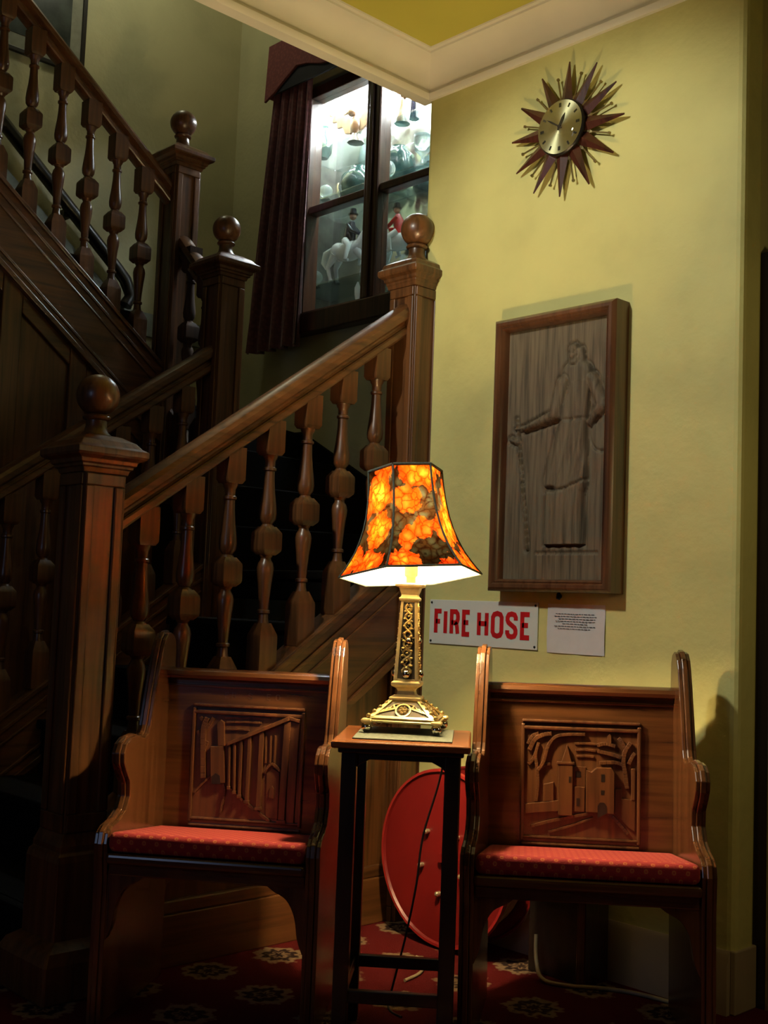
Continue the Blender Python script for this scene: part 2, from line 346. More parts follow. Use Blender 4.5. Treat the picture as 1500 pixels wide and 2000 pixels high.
def offset(poly, d):
    n = len(poly); out = []
    area = sum(poly[i][0]*poly[(i+1) % n][1]-poly[(i+1) % n][0]*poly[i][1] for i in range(n))
    sg = 1 if area > 0 else -1
    for i in range(n):
        a, p, b = Vector(poly[i-1]), Vector(poly[i]), Vector(poly[(i+1) % n])
        d1, d2 = (p-a).normalized(), (b-p).normalized()
        m = Vector((-d1.y, d1.x))+Vector((-d2.y, d2.x)); m = m.normalized() if m.length > 1e-6 else Vector((-d1.y, d1.x))
        k = d/max(0.5, m.dot(Vector((-d1.y, d1.x)))); q = p+m*k*sg; out.append((q.x, q.y))
    return out
def smooth_line(pts, k=4):            # Catmull-Rom through the points
    out = []
    for i in range(len(pts)-1):
        p0, p1, p2, p3 = (Vector(pts[max(i-1, 0)]), Vector(pts[i]), Vector(pts[i+1]), Vector(pts[min(i+2, len(pts)-1)]))
        for j in range(k):
            t = j/k
            out.append(tuple(0.5*((2*p1)+(p2-p0)*t+(2*p0-5*p1+4*p2-p3)*t*t+(3*p1-p0-3*p2+p3)*t**3)))
    out.append(tuple(pts[-1])); return out

# ------------------------------------------------------------------ structure: hall
XW = 1.30      # free end of the yellow wall
struct(MB().box(-3.4, 5.2, -5.6, 1.6, -0.06, 0).build('floor', 'hall_carpet'))
o = struct(MB().box(0.0, XW, 0.0, 0.116, 0, 3.2).build('wall_right', 'yellow_plaster', bevel=0.022, seg=3))
struct(MB().box(0.02, XW-0.012, 0.112, 1.6, 0, 3.2).build('wall_return', 'return_plaster'))
struct(MB().box(0.0, 5.2, -5.6, 1.6, 3.093, 3.2).build('ceiling', 'olive_ceiling'))
struct(MB().box(-0.04, 0.0, -5.6, 0.02, 2.966, 3.2).build('wall_lintel', 'cream_paint'))
# cove moulding mitred in the corner
PR = [(0, 2.962), (0.014, 2.962), (0.020, 2.970), (0.021, 2.984), (0.014, 2.993), (0.012, 3.000)]
PR += [(0.012+0.088*(1-math.cos(a)), 3.0+0.078*math.sin(a)) for a in [math.pi/2*k/6 for k in range(1, 7)]]
PR += [(0.106, 3.080), (0.108, 3.087), (0.122, 3.088), (0.124, 3.0935), (0.0, 3.0935)]
struct(MB().rings([[(d, -d, z) for d, z in PR], [(XW+0.0, -d, z) for d, z in PR]]).build('trim_1', 'cream_paint', smooth=40))
struct(MB().rings([[(d, -d, z) for d, z in PR], [(d, -5.6, z) for d, z in PR]]).build('trim_2', 'cream_paint', smooth=40))
BP = [(0, 0), (0.018, 0), (0.018, 0.132), (0.012, 0.146), (0.012, 0.158), (0.004, 0.172), (0, 0.172)]
struct(MB().rings([[(0.06, -d, z) for d, z in BP], [(XW-0.01, -d, z) for d, z in BP]]).build('baseboard_right', 'baseboard_paint', smooth=30))
struct(MB().box(XW-0.012, XW+0.006, 0.0, 0.116, 0, 0.172).build('baseboard_return', 'baseboard_paint', bevel=0.004))
# dark door leaning open against the return of the wall
d = struct(MB().box(XW-0.010, XW+0.034, 0.118, 0.98, 0.0, 2.163).build('door_1', 'door_wood', bevel=0.003))
for z0, z1 in ((0.15, 0.95), (1.1, 2.02)):
    for y0, y1 in ((0.22, 0.52), (0.60, 0.88)):
        MB().box(XW+0.033, XW+0.041, y0, y1, z0, z1).build('door_panel', 'door_wood', d, bevel=0.004)
MB().box(XW+0.030, XW+0.037, 0.118, 0.128, 0.0, 2.163).build('edge_strip', 'bolt_metal', d)
# rest of the hall, behind the camera
struct(MB().box(-3.4, 5.2, -5.7, -5.6, 0, 3.2).build('wall_behind', 'outer_wall'))
struct(MB().box(5.2, 5.3, -5.6, 1.6, 0, 3.2).build('wall_far_right', 'outer_wall'))

# ------------------------------------------------------------------ structure: stairwell
YW, XF = 1.0, -2.62
WX0, WX1, WZ0, WZ1 = -1.945, -0.80, 2.60, 3.92
struct(MB().box(XF-0.1, WX0, YW, YW+0.1, 0, 4.95).box(WX1, 0.0, YW, YW+0.1, 0, 4.95).box(WX0, WX1, YW, YW+0.1, 0, WZ0).box(WX0, WX1, YW, YW+0.1, WZ1, 4.95).build('wall_window', 'stairwell_plaster'))
struct(MB().box(XF-0.1, XF, -5.6, YW, 0, 4.95).build('wall_far', 'stairwell_plaster'))
struct(MB().box(-0.006, 0.018, 0.117, YW, 0, 4.95).build('wall_landing', 'stairwell_plaster'))
struct(MB().box(XF, 0, -5.6, YW, 4.95, 5.05).build('ceiling_stairwell', 'stairwell_plaster'))
struct(MB().box(-0.04, 0.0, -5.6, 0.02, 3.2, 5.0).build('wall_above_lintel', 'stairwell_plaster'))
def sl2(y, z0=2.155): return z0-0.79*(y+0.15)
# painted skirtings of the upper flight
struct(MB().prism([(0.30, 2.53), (0.30, 2.66), (-1.3, 2.66+0.79*1.6), (-1.3, 2.53+0.79*1.6)], fx, XF, XF+0.02).build('baseboard_stair', 'grey_skirting'))
struct(MB().box(XF, XF+0.02, 0.30, YW, 2.53, 2.66).build('baseboard_landing', 'grey_skirting'))

# ------------------------------------------------------------------ staircase (treads, strings, panelling)
stair = thing('staircase', 'dark wooden staircase with black carpeted steps, string boards and panelled sides', 'staircase')
RISE, TREAD, LAND = 0.2017, 0.275, 1.21
for k in range(5):
    y0 = -1.375+TREAD*k; z = RISE*(k+1)
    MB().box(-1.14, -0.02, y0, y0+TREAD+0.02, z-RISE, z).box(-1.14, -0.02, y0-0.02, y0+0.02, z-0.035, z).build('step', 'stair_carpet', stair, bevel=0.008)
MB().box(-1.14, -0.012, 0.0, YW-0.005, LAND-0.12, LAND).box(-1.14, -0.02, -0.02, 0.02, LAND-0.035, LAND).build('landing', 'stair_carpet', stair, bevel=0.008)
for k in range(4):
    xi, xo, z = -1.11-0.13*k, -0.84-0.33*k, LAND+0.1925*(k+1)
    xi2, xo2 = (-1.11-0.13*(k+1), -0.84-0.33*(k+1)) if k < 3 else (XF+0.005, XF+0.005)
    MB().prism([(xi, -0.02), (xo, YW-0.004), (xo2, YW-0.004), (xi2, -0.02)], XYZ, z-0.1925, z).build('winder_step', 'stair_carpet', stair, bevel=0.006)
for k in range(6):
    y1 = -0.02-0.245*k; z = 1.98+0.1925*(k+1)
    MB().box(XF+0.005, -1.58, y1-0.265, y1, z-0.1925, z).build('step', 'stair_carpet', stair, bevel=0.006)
def st1(y): return 0.865+0.70*(y+0.655)
def string_board(xa, xb, ya, yb, f, depth, name, side=1):
    m = MB().prism([(ya, f(ya)), (yb, f(yb)), (yb, f(yb)-depth), (ya, f(ya)-depth)], fx, xa, xb)
    o = m.build(name, 'stair_wood_y', stair, bevel=0.004)
    xf = xb if side > 0 else xa
    for a, b, t in ((0.0, 0.022, 0.012), (0.058, 0.076, 0.007), (0.112, 0.124, 0.005), (depth-0.075, depth-0.058, 0.006), (depth-0.03, depth, 0.014)):
        MB().prism([(ya, f(ya)-a), (yb, f(yb)-a), (yb, f(yb)-b), (ya, f(ya)-b)], fx, xf-0.002, xf+t).build('moulding', 'stair_wood_y', o, bevel=0.003)
    return o
string_board(-0.045, 0.045, -1.25, -0.08, st1, 0.36, 'string_board')
string_board(-1.21, -1.13, -1.25, -0.12, st1, 0.30, 'string_board')
string_board(-1.60, -1.52, -1.45, -0.12, sl2, 0.36, 'string_board')
# panelled side below the first flight
def zlow(y): return st1(y)-0.345
p = MB().prism([(-1.25, 0.0), (-0.01, 0.0), (-0.01, zlow(-0.01)), (-1.25, max(0.02, zlow(-1.25)))], fx, -0.01, 0.012).build('side_panelling', 'stair_wood_v', stair)
for ya, yb in ((-1.25, -1.17), (-0.62, -0.53), (-0.115, -0.012)):
    MB().prism([(ya, 0), (yb, 0), (yb, zlow(yb)), (ya, max(0.03, zlow(ya)))], fx, 0.011, 0.030).build('stile', 'stair_wood_v', p, bevel=0.003)
MB().prism([(-1.25, 0), (-0.012, 0), (-0.012, 0.152), (-1.25, 0.152)], fx, 0.011, 0.040).build('skirting', 'stair_wood_y', p, bevel=0.003)
MB().prism([(-1.25, 0.152), (-0.012, 0.152), (-0.012, 0.192), (-1.25, 0.192)], fx, 0.011, 0.032).build('skirting_moulding', 'stair_wood_y', p, bevel=0.006)
# panelling under the upper flight
def zl2(y): return sl2(y)-0.345
p = MB().prism([(-1.9, 0), (-0.12, 0), (-0.12, zl2(-0.12)), (-1.9, zl2(-1.9))], fx, -1.575, -1.555).build('upper_panelling', 'stair_wood_v', stair)
for ya, yb in ((-1.32, -1.24), (-0.90, -0.81), (-0.58, -0.50), (-0.20, -0.12)):
    MB().prism([(ya, 0), (yb, 0), (yb, zl2(yb)), (ya, zl2(ya))], fx, -1.556, -1.535).build('stile', 'stair_wood_v', p, bevel=0.004)
for ya, yb in ((-1.24, -0.90), (-0.81, -0.58), (-0.50, -0.20)):
    MB().prism([(ya, zl2(ya)-0.09), (yb, zl2(yb)-0.09), (yb, zl2(yb)), (ya, zl2(ya))], fx, -1.556, -1.537).build('stile', 'stair_wood_y', p, bevel=0.004)
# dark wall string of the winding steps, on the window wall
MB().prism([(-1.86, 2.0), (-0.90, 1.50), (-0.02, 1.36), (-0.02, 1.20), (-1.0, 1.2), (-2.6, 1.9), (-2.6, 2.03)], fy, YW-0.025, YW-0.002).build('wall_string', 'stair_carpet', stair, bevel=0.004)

# ------------------------------------------------------------------ balustrades
def baluster_mesh(H=0.835):
    m = MB(); e = 0.02
    c = 0.033
    def zz(f): return H-e-f            # f measured from underside of rail
    m.sq([(c, H), (c, zz(0.082)), (c*0.8, zz(0.094))])
    m.lathe([(0.026, zz(0.090)), (0.022, zz(0.104)), (0.017, zz(0.112)), (0.0165, zz(0.132)), (0.0215, zz(0.136)), (0.0215, zz(0.143)), (0.0165, zz(0.147)),
             (0.0175, zz(0.180)), (0.021, zz(0.220)), (0.0265, zz(0.260)), (0.0285, zz(0.283)), (0.0265, zz(0.302)), (0.019, zz(0.314)), (0.0165, zz(0.318)), (0.020, zz(0.322)), (0.026, zz(0.334))], n=14)
    m.sq([(0.021, zz(0.326)), (0.0345, zz(0.345)), (0.0355, zz(0.352)), (0.0355, zz(0.398)), (0.034, zz(0.405)), (0.022, zz(0.418))])
    m.lathe([(0.026, zz(0.412)), (0.019, zz(0.424)), (0.0165, zz(0.428)), (0.0175, zz(0.434)), (0.024, zz(0.444)), (0.0275, zz(0.460)), (0.0262, zz(0.480)), (0.022, zz(0.512)),
             (0.0175, zz(0.560)), (0.0155, zz(0.592)), (0.021, zz(0.596)), (0.021, zz(0.604)), (0.0155, zz(0.608)), (0.017, zz(0.625)), (0.024, zz(0.652)), (0.028, zz(0.664))], n=14)
    m.sq([(0.019, zz(0.636)), (0.0335, zz(0.672)), (0.0345, zz(0.680)), (0.0345, 0.0)])
    return m.mesh('baluster', 38)
BAL = baluster_mesh()
def balusters(root, spots):
    for x, y, z in spots:
        o = link('baluster', BAL, 'stair_wood_v', root); o.location = (x, y, z-0.02)
RAILP = [(-0.022, 0.0), (0.022, 0.0), (0.031, 0.004), (0.035, 0.012), (0.035, 0.030), (0.031, 0.036), (0.024, 0.038), (0.020, 0.046), (0.020, 0.054), (0.026, 0.057), (0.034, 0.060), (0.044, 0.068), (0.046, 0.078), (0.046, 0.092), (0.039, 0.108), (0.022, 0.118), (0.0, 0.121)]
RAILP += [(-a, b) for a, b in RAILP[::-1][1:-2]]
def rail(root, x, ya, yb, f, sc=1.0, name='handrail', mat='stair_wood_y'):
    return MB().rings([[(x+a*sc, y, f(y)+b*sc) for a, b in RAILP] for y in (ya, yb)]).build(name, mat, root, smooth=24)
def newel(root, x, y, z0, zcap, hw=0.0625, plinth=False, k=1.0, ov=1.0):
    # zcap: underside of the cap mouldings
    prof = [(hw, z0), (hw, zcap+0.005)]
    n = MB().sq(prof, (x, y, 0)).build('newel_post', 'stair_wood_v', root, bevel=0.004)
    # raised frames that leave a recessed field on every face
    for dx, dy in ((1, 0), (0, -1), (-1, 0), (0, 1)):
        zs = max(z0, 0.43) if plinth else z0
        for a0, a1, za, zb in ((-hw+0.002, -hw+0.030, zs+0.0502, zcap-0.0402), (hw-0.030, hw-0.002, zs+0.0502, zcap-0.0402), (-hw+0.002, hw-0.002, zcap-0.040, zcap-0.005), (-hw+0.002, hw-0.002, zs, zs+0.05)):
            if dx: MB().box(x+dx*hw, x+dx*(hw+0.009), y+a0, y+a1, za, zb).build('frame_strip', 'stair_wood_v', n, bevel=0.004)
            else: MB().box(x+a0, x+a1, y+dy*hw, y+dy*(hw+0.009), za, zb).build('frame_strip', 'stair_wood_v', n, bevel=0.004)
    MB().sq([(hw+0.008, zcap-0.004), (hw+0.012, zcap+0.010), (hw+ov*0.019, zcap+0.012), (hw+ov*0.019, zcap+0.020), (hw+ov*0.026, zcap+0.023), (hw+ov*0.028, zcap+0.034), (hw+ov*0.046, zcap+0.042), (hw+ov*0.050, zcap+0.048), (hw+ov*0.050, zcap+0.064), (hw+ov*0.036, zcap+0.072), (hw+0.022, zcap+0.088), (hw-0.006, zcap+0.104), (hw-0.02, zcap+0.108)], (x, y, 0)).build('newel_cap', 'stair_wood_v', n, bevel=0.002)
    zc = zcap+0.106
    MB().lathe([(0.044, zc), (0.043, zc+0.006), (0.034, zc+0.014), (0.030, zc+0.030), (0.030, zc+0.046), (0.038, zc+0.050), (0.040, zc+0.056), (0.036, zc+0.062)]
               + [(0.062*math.cos(a), zc+0.120+0.061*math.sin(a)) for a in [R(-68+9*i) for i in range(18)]] + [(0.004, zc+0.181)], (x, y, 0), 24).build('ball_finial', 'stair_wood_v', n, smooth=50)
    if plinth:
        MB().sq([(hw+0.028, z0), (hw+0.028, 0.355), (hw+0.024, 0.372), (hw+0.016, 0.380), (hw+0.016, 0.396), (hw+0.010, 0.412), (hw+0.004, 0.43)], (x, y, 0)).build('newel_plinth', 'stair_wood_v', n, bevel=0.003)
        MB().sq([(hw+0.075, z0), (hw+0.075, 0.10), (hw+0.060, 0.13), (hw+0.03, 0.15)], (x, y, 0)).build('newel_foot', 'stair_wood_v', n, bevel=0.006)
    return n
def rb1(y): return 1.264+0.70*(y+1.225)
g = 'stair balustrades'
b1 = thing('stair_balustrade', 'near balustrade of seven lit balusters between the big ball-topped newel and yellow wall', 'balustrade', group=g)
newel(b1, 0, -1.305, 0.0, 1.428, plinth=True)
newel(b1, 0, -0.035, 0.0, 2.238, ov=0.75)
rail(b1, 0, -1.245, -0.10, rb1)
balusters(b1, [(0, y, st1(y)-0.002) for y in [-1.128+0.153*k for k in range(7)]])
b2 = thing('stair_balustrade', 'shadowed balustrade on the far side of the lower flight, behind the near balustrade', 'balustrade', group=g)
newel(b2, -1.17, -0.06, 0.9, 2.482, k=1)
rail(b2, -1.17, -1.75, -0.12, lambda y: rb1(y)+0.022)
balusters(b2, [(-1.17, y, st1(y)+0.004) for y in [-1.142+0.151*k for k in range(7)]])
b3 = thing('stair_balustrade', 'short steep balustrade between the two ball-topped newels at the turn', 'balustrade', group=g)
MB().rings([[(x, -0.06+a*0.9, 2.56-0.98*(x+1.366)-0.05+b*0.9) for a, b in RAILP] for x in (-1.23, -1.50)]).build('handrail', 'stair_wood_x', b3, smooth=35)
BALD = BAL.copy(); BALD.materials.clear()
for x_, z_ in ((-1.30, 1.72), (-1.43, 1.86)):
    o = link('baluster', BALD, 'stair_wood_dull', b3); o.location = (x_, -0.06, z_-0.02)
MB().prism([(-1.23, 1.66), (-1.50, 1.94), (-1.50, 1.55), (-1.23, 1.30)], fy, -0.10, -0.02).build('string_board', 'stair_wood_dull', b3)
b4 = thing('stair_balustrade', 'dark upper balustrade climbing left in front of the framed picture', 'balustrade', group=g)
newel(b4, -1.56, -0.06, 1.5, 3.072)
def rb2(y): return 2.895-0.79*(y+0.123)
rail(b4, -1.56, -1.45, -0.12, rb2, 0.9)
balusters(b4, [(-1.56, y, sl2(y)-0.03) for y in [-0.253-0.1405*k for k in range(7)]])
# wall handrail and framed picture on the far wall
h = thing('wall_handrail', 'dark wooden handrail fixed along the far wall of the upper flight', 'handrail')
MB().tube([(XF+0.07, 0.27, 2.66), (XF+0.07, 0.30, 2.72), (XF+0.07, 0.26, 2.80), (XF+0.07, 0.20, 2.855), (XF+0.07, -1.4, 2.855+0.86*1.6)], 0.036, 10).build('rail', 'ebony_wood', h, smooth=60)
for y in (-0.1, -0.9): MB().box(XF, XF+0.06, y-0.02, y+0.02, 2.80-0.86*(y-0.2), 2.84-0.86*(y-0.2)).build('bracket', 'dark_metal', h)
pic = thing('framed_picture', 'thin black framed picture with pale mount on the stairwell wall', 'picture', (XF, 0, 0))
y0, y1, z0, z1 = -0.80, -0.035, 3.86, 4.62
for a in ((y0, y1, z0, z0+0.022), (y0, y1, z1-0.022, z1), (y0, y0+0.022, z0+0.022, z1-0.022), (y1-0.022, y1, z0+0.022, z1-0.022)):
    MB().box(0.002, 0.026, *a).build('frame_side', 'ebony_wood', pic, bevel=0.002)
MB().box(0.002, 0.012, y0+0.02, y1-0.02, z0+0.02, z1-0.02).build('mount', 'print_mount', pic)
MB().box(0.011, 0.014, y0+0.10, y1-0.085, z0+0.10, z1-0.10).build('print', 'print_dark', pic)

# ------------------------------------------------------------------ window with lit display
win = struct(MB().box(WX0, WX0+0.06, YW-0.03, YW+0.06, WZ0, WZ1).box(WX1-0.06, WX1, YW-0.03, YW+0.06, WZ0, WZ1).box(WX0, WX1, YW-0.03, YW+0.06, WZ1-0.06, WZ1).box(WX0, WX1, YW-0.03, YW+0.06, WZ0, WZ0+0.06).build('window_1', 'window_wood', bevel=0.004))
MB().box(WX0-0.03, WX1+0.03, YW-0.075, YW+0.0, 2.525, 2.64).build('sill', 'window_wood', win, bevel=0.008)
MB().box(-1.424, -1.319, YW-0.035, YW+0.055, WZ0+0.05, WZ1-0.05).build('mullion', 'window_wood', win, bevel=0.010)
MB().box(-1.386, -1.357, YW-0.050, YW-0.030, WZ0+0.05, WZ1-0.05).build('mullion_bead', 'window_wood', win, bevel=0.006)
for xa, xb in ((WX0+0.06, -1.424), (-1.319, WX1-0.06)):
    MB().box(xa, xb, YW-0.02, YW+0.045, 3.205, 3.248).build('glazing_bar', 'window_wood', win, bevel=0.006)
    for za, zb in ((WZ0+0.06, 3.205), (3.248, WZ1-0.06)):
        MB().box(xa, xb, YW+0.010, YW+0.014, za, zb).build('pane', 'pane_glass', win)
cab = thing('display_cabinet', 'lit display cabinet with glass shelves behind the stair window', 'cabinet')
CX0, CX1, CY1, CZ0, CZ1 = -2.25, -0.62, 1.47, 2.60, 4.06
MB().box(CX0, CX1, CY1, CY1+0.03, CZ0, CZ1).build('mirror_back', 'cabinet_mirror', cab)
MB().box(CX0, CX1, YW+0.11, CY1, CZ0-0.02, CZ0+0.03).build('bottom_board', 'cabinet_wood', cab)
MB().box(CX0, CX1, YW+0.11, CY1, CZ1, CZ1+0.02).build('top_board', 'cabinet_wood', cab)
for x in (CX0, CX1): MB().box(x-0.01, x+0.01, YW+0.11, CY1, CZ0, CZ1).build('side_board', 'cabinet_wood', cab)
SH = (2.885, 3.385, 3.69)
for z in SH: MB().box(CX0+0.01, CX1-0.01, 1.17, CY1-0.005, z-0.010, z).build('glass_shelf', 'shelf_glass', cab, bevel=0.002)
MB().tube([(CX0+0.05, 1.20, 4.015), (CX1-0.05, 1.20, 4.015)], 0.016, 10).build('light_tube', 'tube_glow', cab, smooth=60)
MB().tube([(CX0+0.05, 1.40, 3.99), (CX1-0.05, 1.40, 3.99)], 0.016, 10).build('light_tube', 'tube_glow', cab, smooth=60)

def fig(name, label, cat, loc, rotz=0, group='ornaments in the stair window'):
    return thing(name, label, cat, loc, rotz, group)
def horse_rider(loc, rotz, coat, legs, label):
    t = fig('horse_figurine', label, 'figurine', loc, rotz)
    hz = 0.115
    b = MB().ball((0, 0, hz), 0.042, 14, 8, (1.75, 0.85, 0.95)).ball((-0.052, 0, hz+0.006), 0.036, 12, 7, (1, .9, 1)).ball((0.05, 0, hz+0.004), 0.036, 12, 7, (1, .9, 1))
    b.tube([(0.06, 0, hz+0.01), (0.085, 0, hz+0.055), (0.105, 0, hz+0.085)], 0.02, 10, [0.030, 0.022, 0.018])
    b.tube([(0.095, 0, hz+0.090), (0.125, 0, hz+0.072), (0.145, 0, hz+0.052)], 0.016, 10, [0.018, 0.016, 0.010])
    for s in (-1, 1): b.tube([(0.098, s*0.008, hz+0.095), (0.100, s*0.010, hz+0.115)], 0.004, 6, [0.006, 0.001])
    for x, s, k in ((0.06, 1, 0.012), (0.055, -1, 0.04), (-0.06, 1, -0.02), (-0.055, -1, -0.035)):
        b.tube([(x, s*0.018, hz-0.01), (x+k, s*0.018, hz-0.055), (x+k*0.6, s*0.018, 0.014), (x+k*0.6+0.006, s*0.018, 0.0)], 0.01, 8, [0.018, 0.010, 0.007, 0.010])
    b.build('horse_body', 'white_porcelain', t, smooth=60)
    MB().tube([(-0.085, 0, hz+0.02), (-0.115, 0, hz+0.005), (-0.125, 0, hz-0.03), (-0.115, 0, hz-0.055)], 0.01, 8, [0.010, 0.016, 0.014, 0.003]).build('tail', 'white_porcelain', t, smooth=60)
    MB().tube([(0.0, 0, hz+0.03), (0.004, 0, hz+0.085), (0.010, 0, hz+0.115)], 0.02, 10, [0.026, 0.024, 0.012]).tube([(0.005, 0.02, hz+0.10), (0.03, 0.026, hz+0.07), (0.055, 0.012, hz+0.06)], 0.008, 8).tube([(0.005, -0.02, hz+0.10), (0.03, -0.026, hz+0.07), (0.055, -0.012, hz+0.06)], 0.008, 8).build('rider_coat', coat, t, smooth=60)
    l = MB()
    for s in (-1, 1): l.tube([(0.0, s*0.025, hz+0.035), (0.030, s*0.042, hz+0.01), (0.018, s*0.044, hz-0.045), (0.034, s*0.044, hz-0.05)], 0.01, 8, [0.015, 0.013, 0.008, 0.006])
    l.build('rider_legs', legs, t, smooth=60)
    MB().ball((0.014, 0, hz+0.135), 0.014).build('rider_head', 'skin_glaze', t, smooth=60)
    MB().lathe([(0.020, hz+0.141), (0.020, hz+0.145), (0.014, hz+0.147), (0.012, hz+0.165), (0.004, hz+0.168)], (0.014, 0, 0), 12).build('rider_hat', 'navy_glaze', t, smooth=40)
    return t
hh = horse_rider((-1.83, 1.24, SH[0]+0.001), R(8), 'navy_glaze', 'white_porcelain', 'white porcelain horse with dark coated rider behind the lower left pane'); hh.scale = (1.45, 1.45, 1.45)
hh = horse_rider((-1.45, 1.26, SH[0]+0.001), R(200), 'red_glaze', 'white_porcelain', 'white porcelain horse carrying a red coated rider behind the lower right pane'); hh.scale = (1.3, 1.3, 1.3)
t = fig('eagle_figurine', 'brown spread-winged bird figurine in the upper left pane', 'figurine', (-1.845, 1.27, SH[2]+0.001))
MB().ball((0, 0, 0.10), 0.045, 12, 8, (0.9, 0.8, 1.4)).ball((-0.02, -0.02, 0.18), 0.026).tube([(-0.03, -0.03, 0.18), (-0.06, -0.045, 0.165)], 0.01, 6, [0.012, 0.002]).tube([(0, 0, 0.06), (0, 0, 0.0)], 0.02, 8, [0.02, 0.05]).build('body', 'brown_glaze', t, smooth=60)
for s in (-1, 1):
    wv = [(s*0.03, 0.13), (s*0.11, 0.23), (s*0.21, 0.255), (s*0.235, 0.22), (s*0.20, 0.205), (s*0.205, 0.17), (s*0.165, 0.165), (s*0.16, 0.125), (s*0.115, 0.12), (s*0.09, 0.075), (s*0.04, 0.06)]
    MB().prism(wv, fy, -0.008, 0.008).build('wing', 'brown_glaze', t, bevel=0.004)
def vase(loc, mat, prof, label, name='glass_vase', cat='vase', n=18):
    t = fig(name, label, cat, loc); MB().lathe(prof, n=n).build('body', mat, t, smooth=50); return t
def sphere_orn(loc, r, mat, label):
    t = fig('crystal_ball', label, 'ornament', loc)
    MB().ball((0, 0, r+0.012), r, 18, 12).build('ball', mat, t, smooth=60); MB().lathe([(r*.7, 0), (r*.7, .006), (r*.4, .016)], n=14).build('base', 'silver_ball', t, smooth=40); return t
sphere_orn((-2.03, 1.22, SH[1]+0.001), 0.040, 'crystal', 'clear glass ball at the left end of the middle glass shelf')
sphere_orn((-2.09, 1.22, SH[0]+0.001), 0.044, 'crystal', 'clear glass ball near the curtain on the low glass shelf')
sphere_orn((-1.52, 1.22, SH[1]+0.001), 0.046, 'crystal', 'large clear glass ball on the middle shelf beside the mullion')
vase((-1.275, 1.24, SH[1]+0.001), 'crystal', [(0.035, 0), (0.035, 0.008), (0.008, 0.016), (0.008, 0.07), (0.04, 0.10), (0.05, 0.15), (0.046, 0.185), (0.042, 0.183)], 'clear glass goblet by the right edge of the window', 'glass_goblet', 'goblet')
vase((-1.575, 1.355, SH[1]+0.001), 'teal_glaze', [(0.05, 0), (0.08, 0.03), (0.10, 0.10), (0.09, 0.18), (0.05, 0.215), (0.045, 0.235)], 'broad grey green glazed bowl vase on the middle shelf', 'glazed_vase', 'vase')
vase((-1.88, 1.34, SH[1]+0.001), 'teal_glaze', [(0.06, 0), (0.10, 0.02), (0.12, 0.07), (0.105, 0.13), (0.06, 0.17), (0.05, 0.19)], 'low dark green glazed vase on the middle shelf of the left panes', 'glazed_vase', 'vase')
vase((-2.06, 1.36, SH[1]+0.001), 'silver_ball', [(0.03, 0), (0.03, 0.006), (0.010, 0.014), (0.010, 0.05), (0.030, 0.08), (0.034, 0.12), (0.030, 0.14)], 'small silver cup on the middle shelf of the left panes', 'silver_cup', 'cup')
vase((-2.165, 1.30, SH[2]+0.001), 'teal_glaze', [(0.03, 0), (0.05, 0.03), (0.055, 0.09), (0.03, 0.14), (0.02, 0.17), (0.028, 0.19)], 'dark green slim vase on the top shelf next to the curtain', 'glazed_vase', 'vase')
vase((-1.90, 1.20, CZ0+0.031), 'pink_glaze', [(0.03, 0), (0.045, 0.02), (0.03, 0.05), (0.045, 0.075), (0.02, 0.10)], 'small pink ornament at the bottom of the lower left pane', 'pink_ornament', 'ornament')
vase((-1.70, 1.20, CZ0+0.031), 'white_porcelain', [(0.022, 0), (0.022, 0.01), (0.010, 0.03), (0.013, 0.08), (0.008, 0.10), (0.016, 0.14), (0.018, 0.18), (0.004, 0.215)], 'slim white porcelain figure at the bottom beside the mullion', 'porcelain_figure', 'figurine')
vase((-1.60, 1.30, SH[0]+0.001), 'crystal', [(0.04, 0), (0.05, 0.03), (0.03, 0.08), (0.045, 0.13), (0.02, 0.2), (0.004, 0.25)], 'cut crystal bottle in front of the red rider figurine', 'crystal_bottle', 'bottle', 8)
t = fig('dancer_figurine', 'small dark pair of figures on the top shelf of the right panes', 'figurine', (-1.415, 1.26, SH[2]+0.001))
MB().lathe([(0.045, 0), (0.03, 0.06), (0.016, 0.10), (0.020, 0.13), (0.008, 0.15)], (-0.045, 0, 0), 12).ball((-0.045, 0, 0.165), 0.017).tube([(-0.045, 0, 0.13), (0.0, 0.0, 0.16), (0.04, 0, 0.15)], 0.008, 6).build('figure', 'brown_glaze', t, smooth=60)
MB().lathe([(0.030, 0), (0.026, 0.08), (0.026, 0.14), (0.008, 0.16)], (0.05, 0, 0), 12).ball((0.05, 0, 0.175), 0.018).build('figure', 'navy_glaze', t, smooth=60)

# curtain and pelmet
cu = thing('curtain', 'long wine red brocade curtain hanging beside the lit stair window', 'curtain')
rs = []; nu = 90
for k in range(26):
    t = k/25; z = 4.02-1.56*t
    xl, xr = -2.10-0.155*t, -1.795-0.012*t
    rs.append([(xl+(xr-xl)*i/(nu-1), 0.895-0.028*math.sin(i/(nu-1)*2*math.pi*4.3+0.5*math.sin(2.2*t))*(0.6+0.6*t)-0.010*math.sin(i*0.9+3*t), z) for i in range(nu)])
MB().rings(rs+[[(x, y+0.012, z) for x, y, z in r] for r in rs[::-1]], cap=False, close=False).build('cloth', 'curtain_cloth', cu, smooth=60)
pe = thing('pelmet', 'red fabric pelmet with shaped lower edge above the stair window', 'pelmet')
PP = [(-2.12, 4.187), (-2.142, 3.868), (-2.06, 3.90), (-1.97, 3.95), (-1.87, 4.00), (-1.78, 3.985), (-1.66, 3.946), (-1.52, 3.93), (-1.36, 3.93), (-1.22, 3.946), (-1.10, 3.985), (-1.01, 4.0), (-0.91, 3.95), (-0.82, 3.90), (-0.74, 3.868), (-0.76, 4.187)]
MB().prism(PP, fy, 0.835, 0.850).build('front', 'pelmet_cloth', pe, bevel=0.003)
MB().box(-2.10, -0.78, 0.850, 0.862, 3.90, 4.17).build('lining', 'navy_lining', pe)
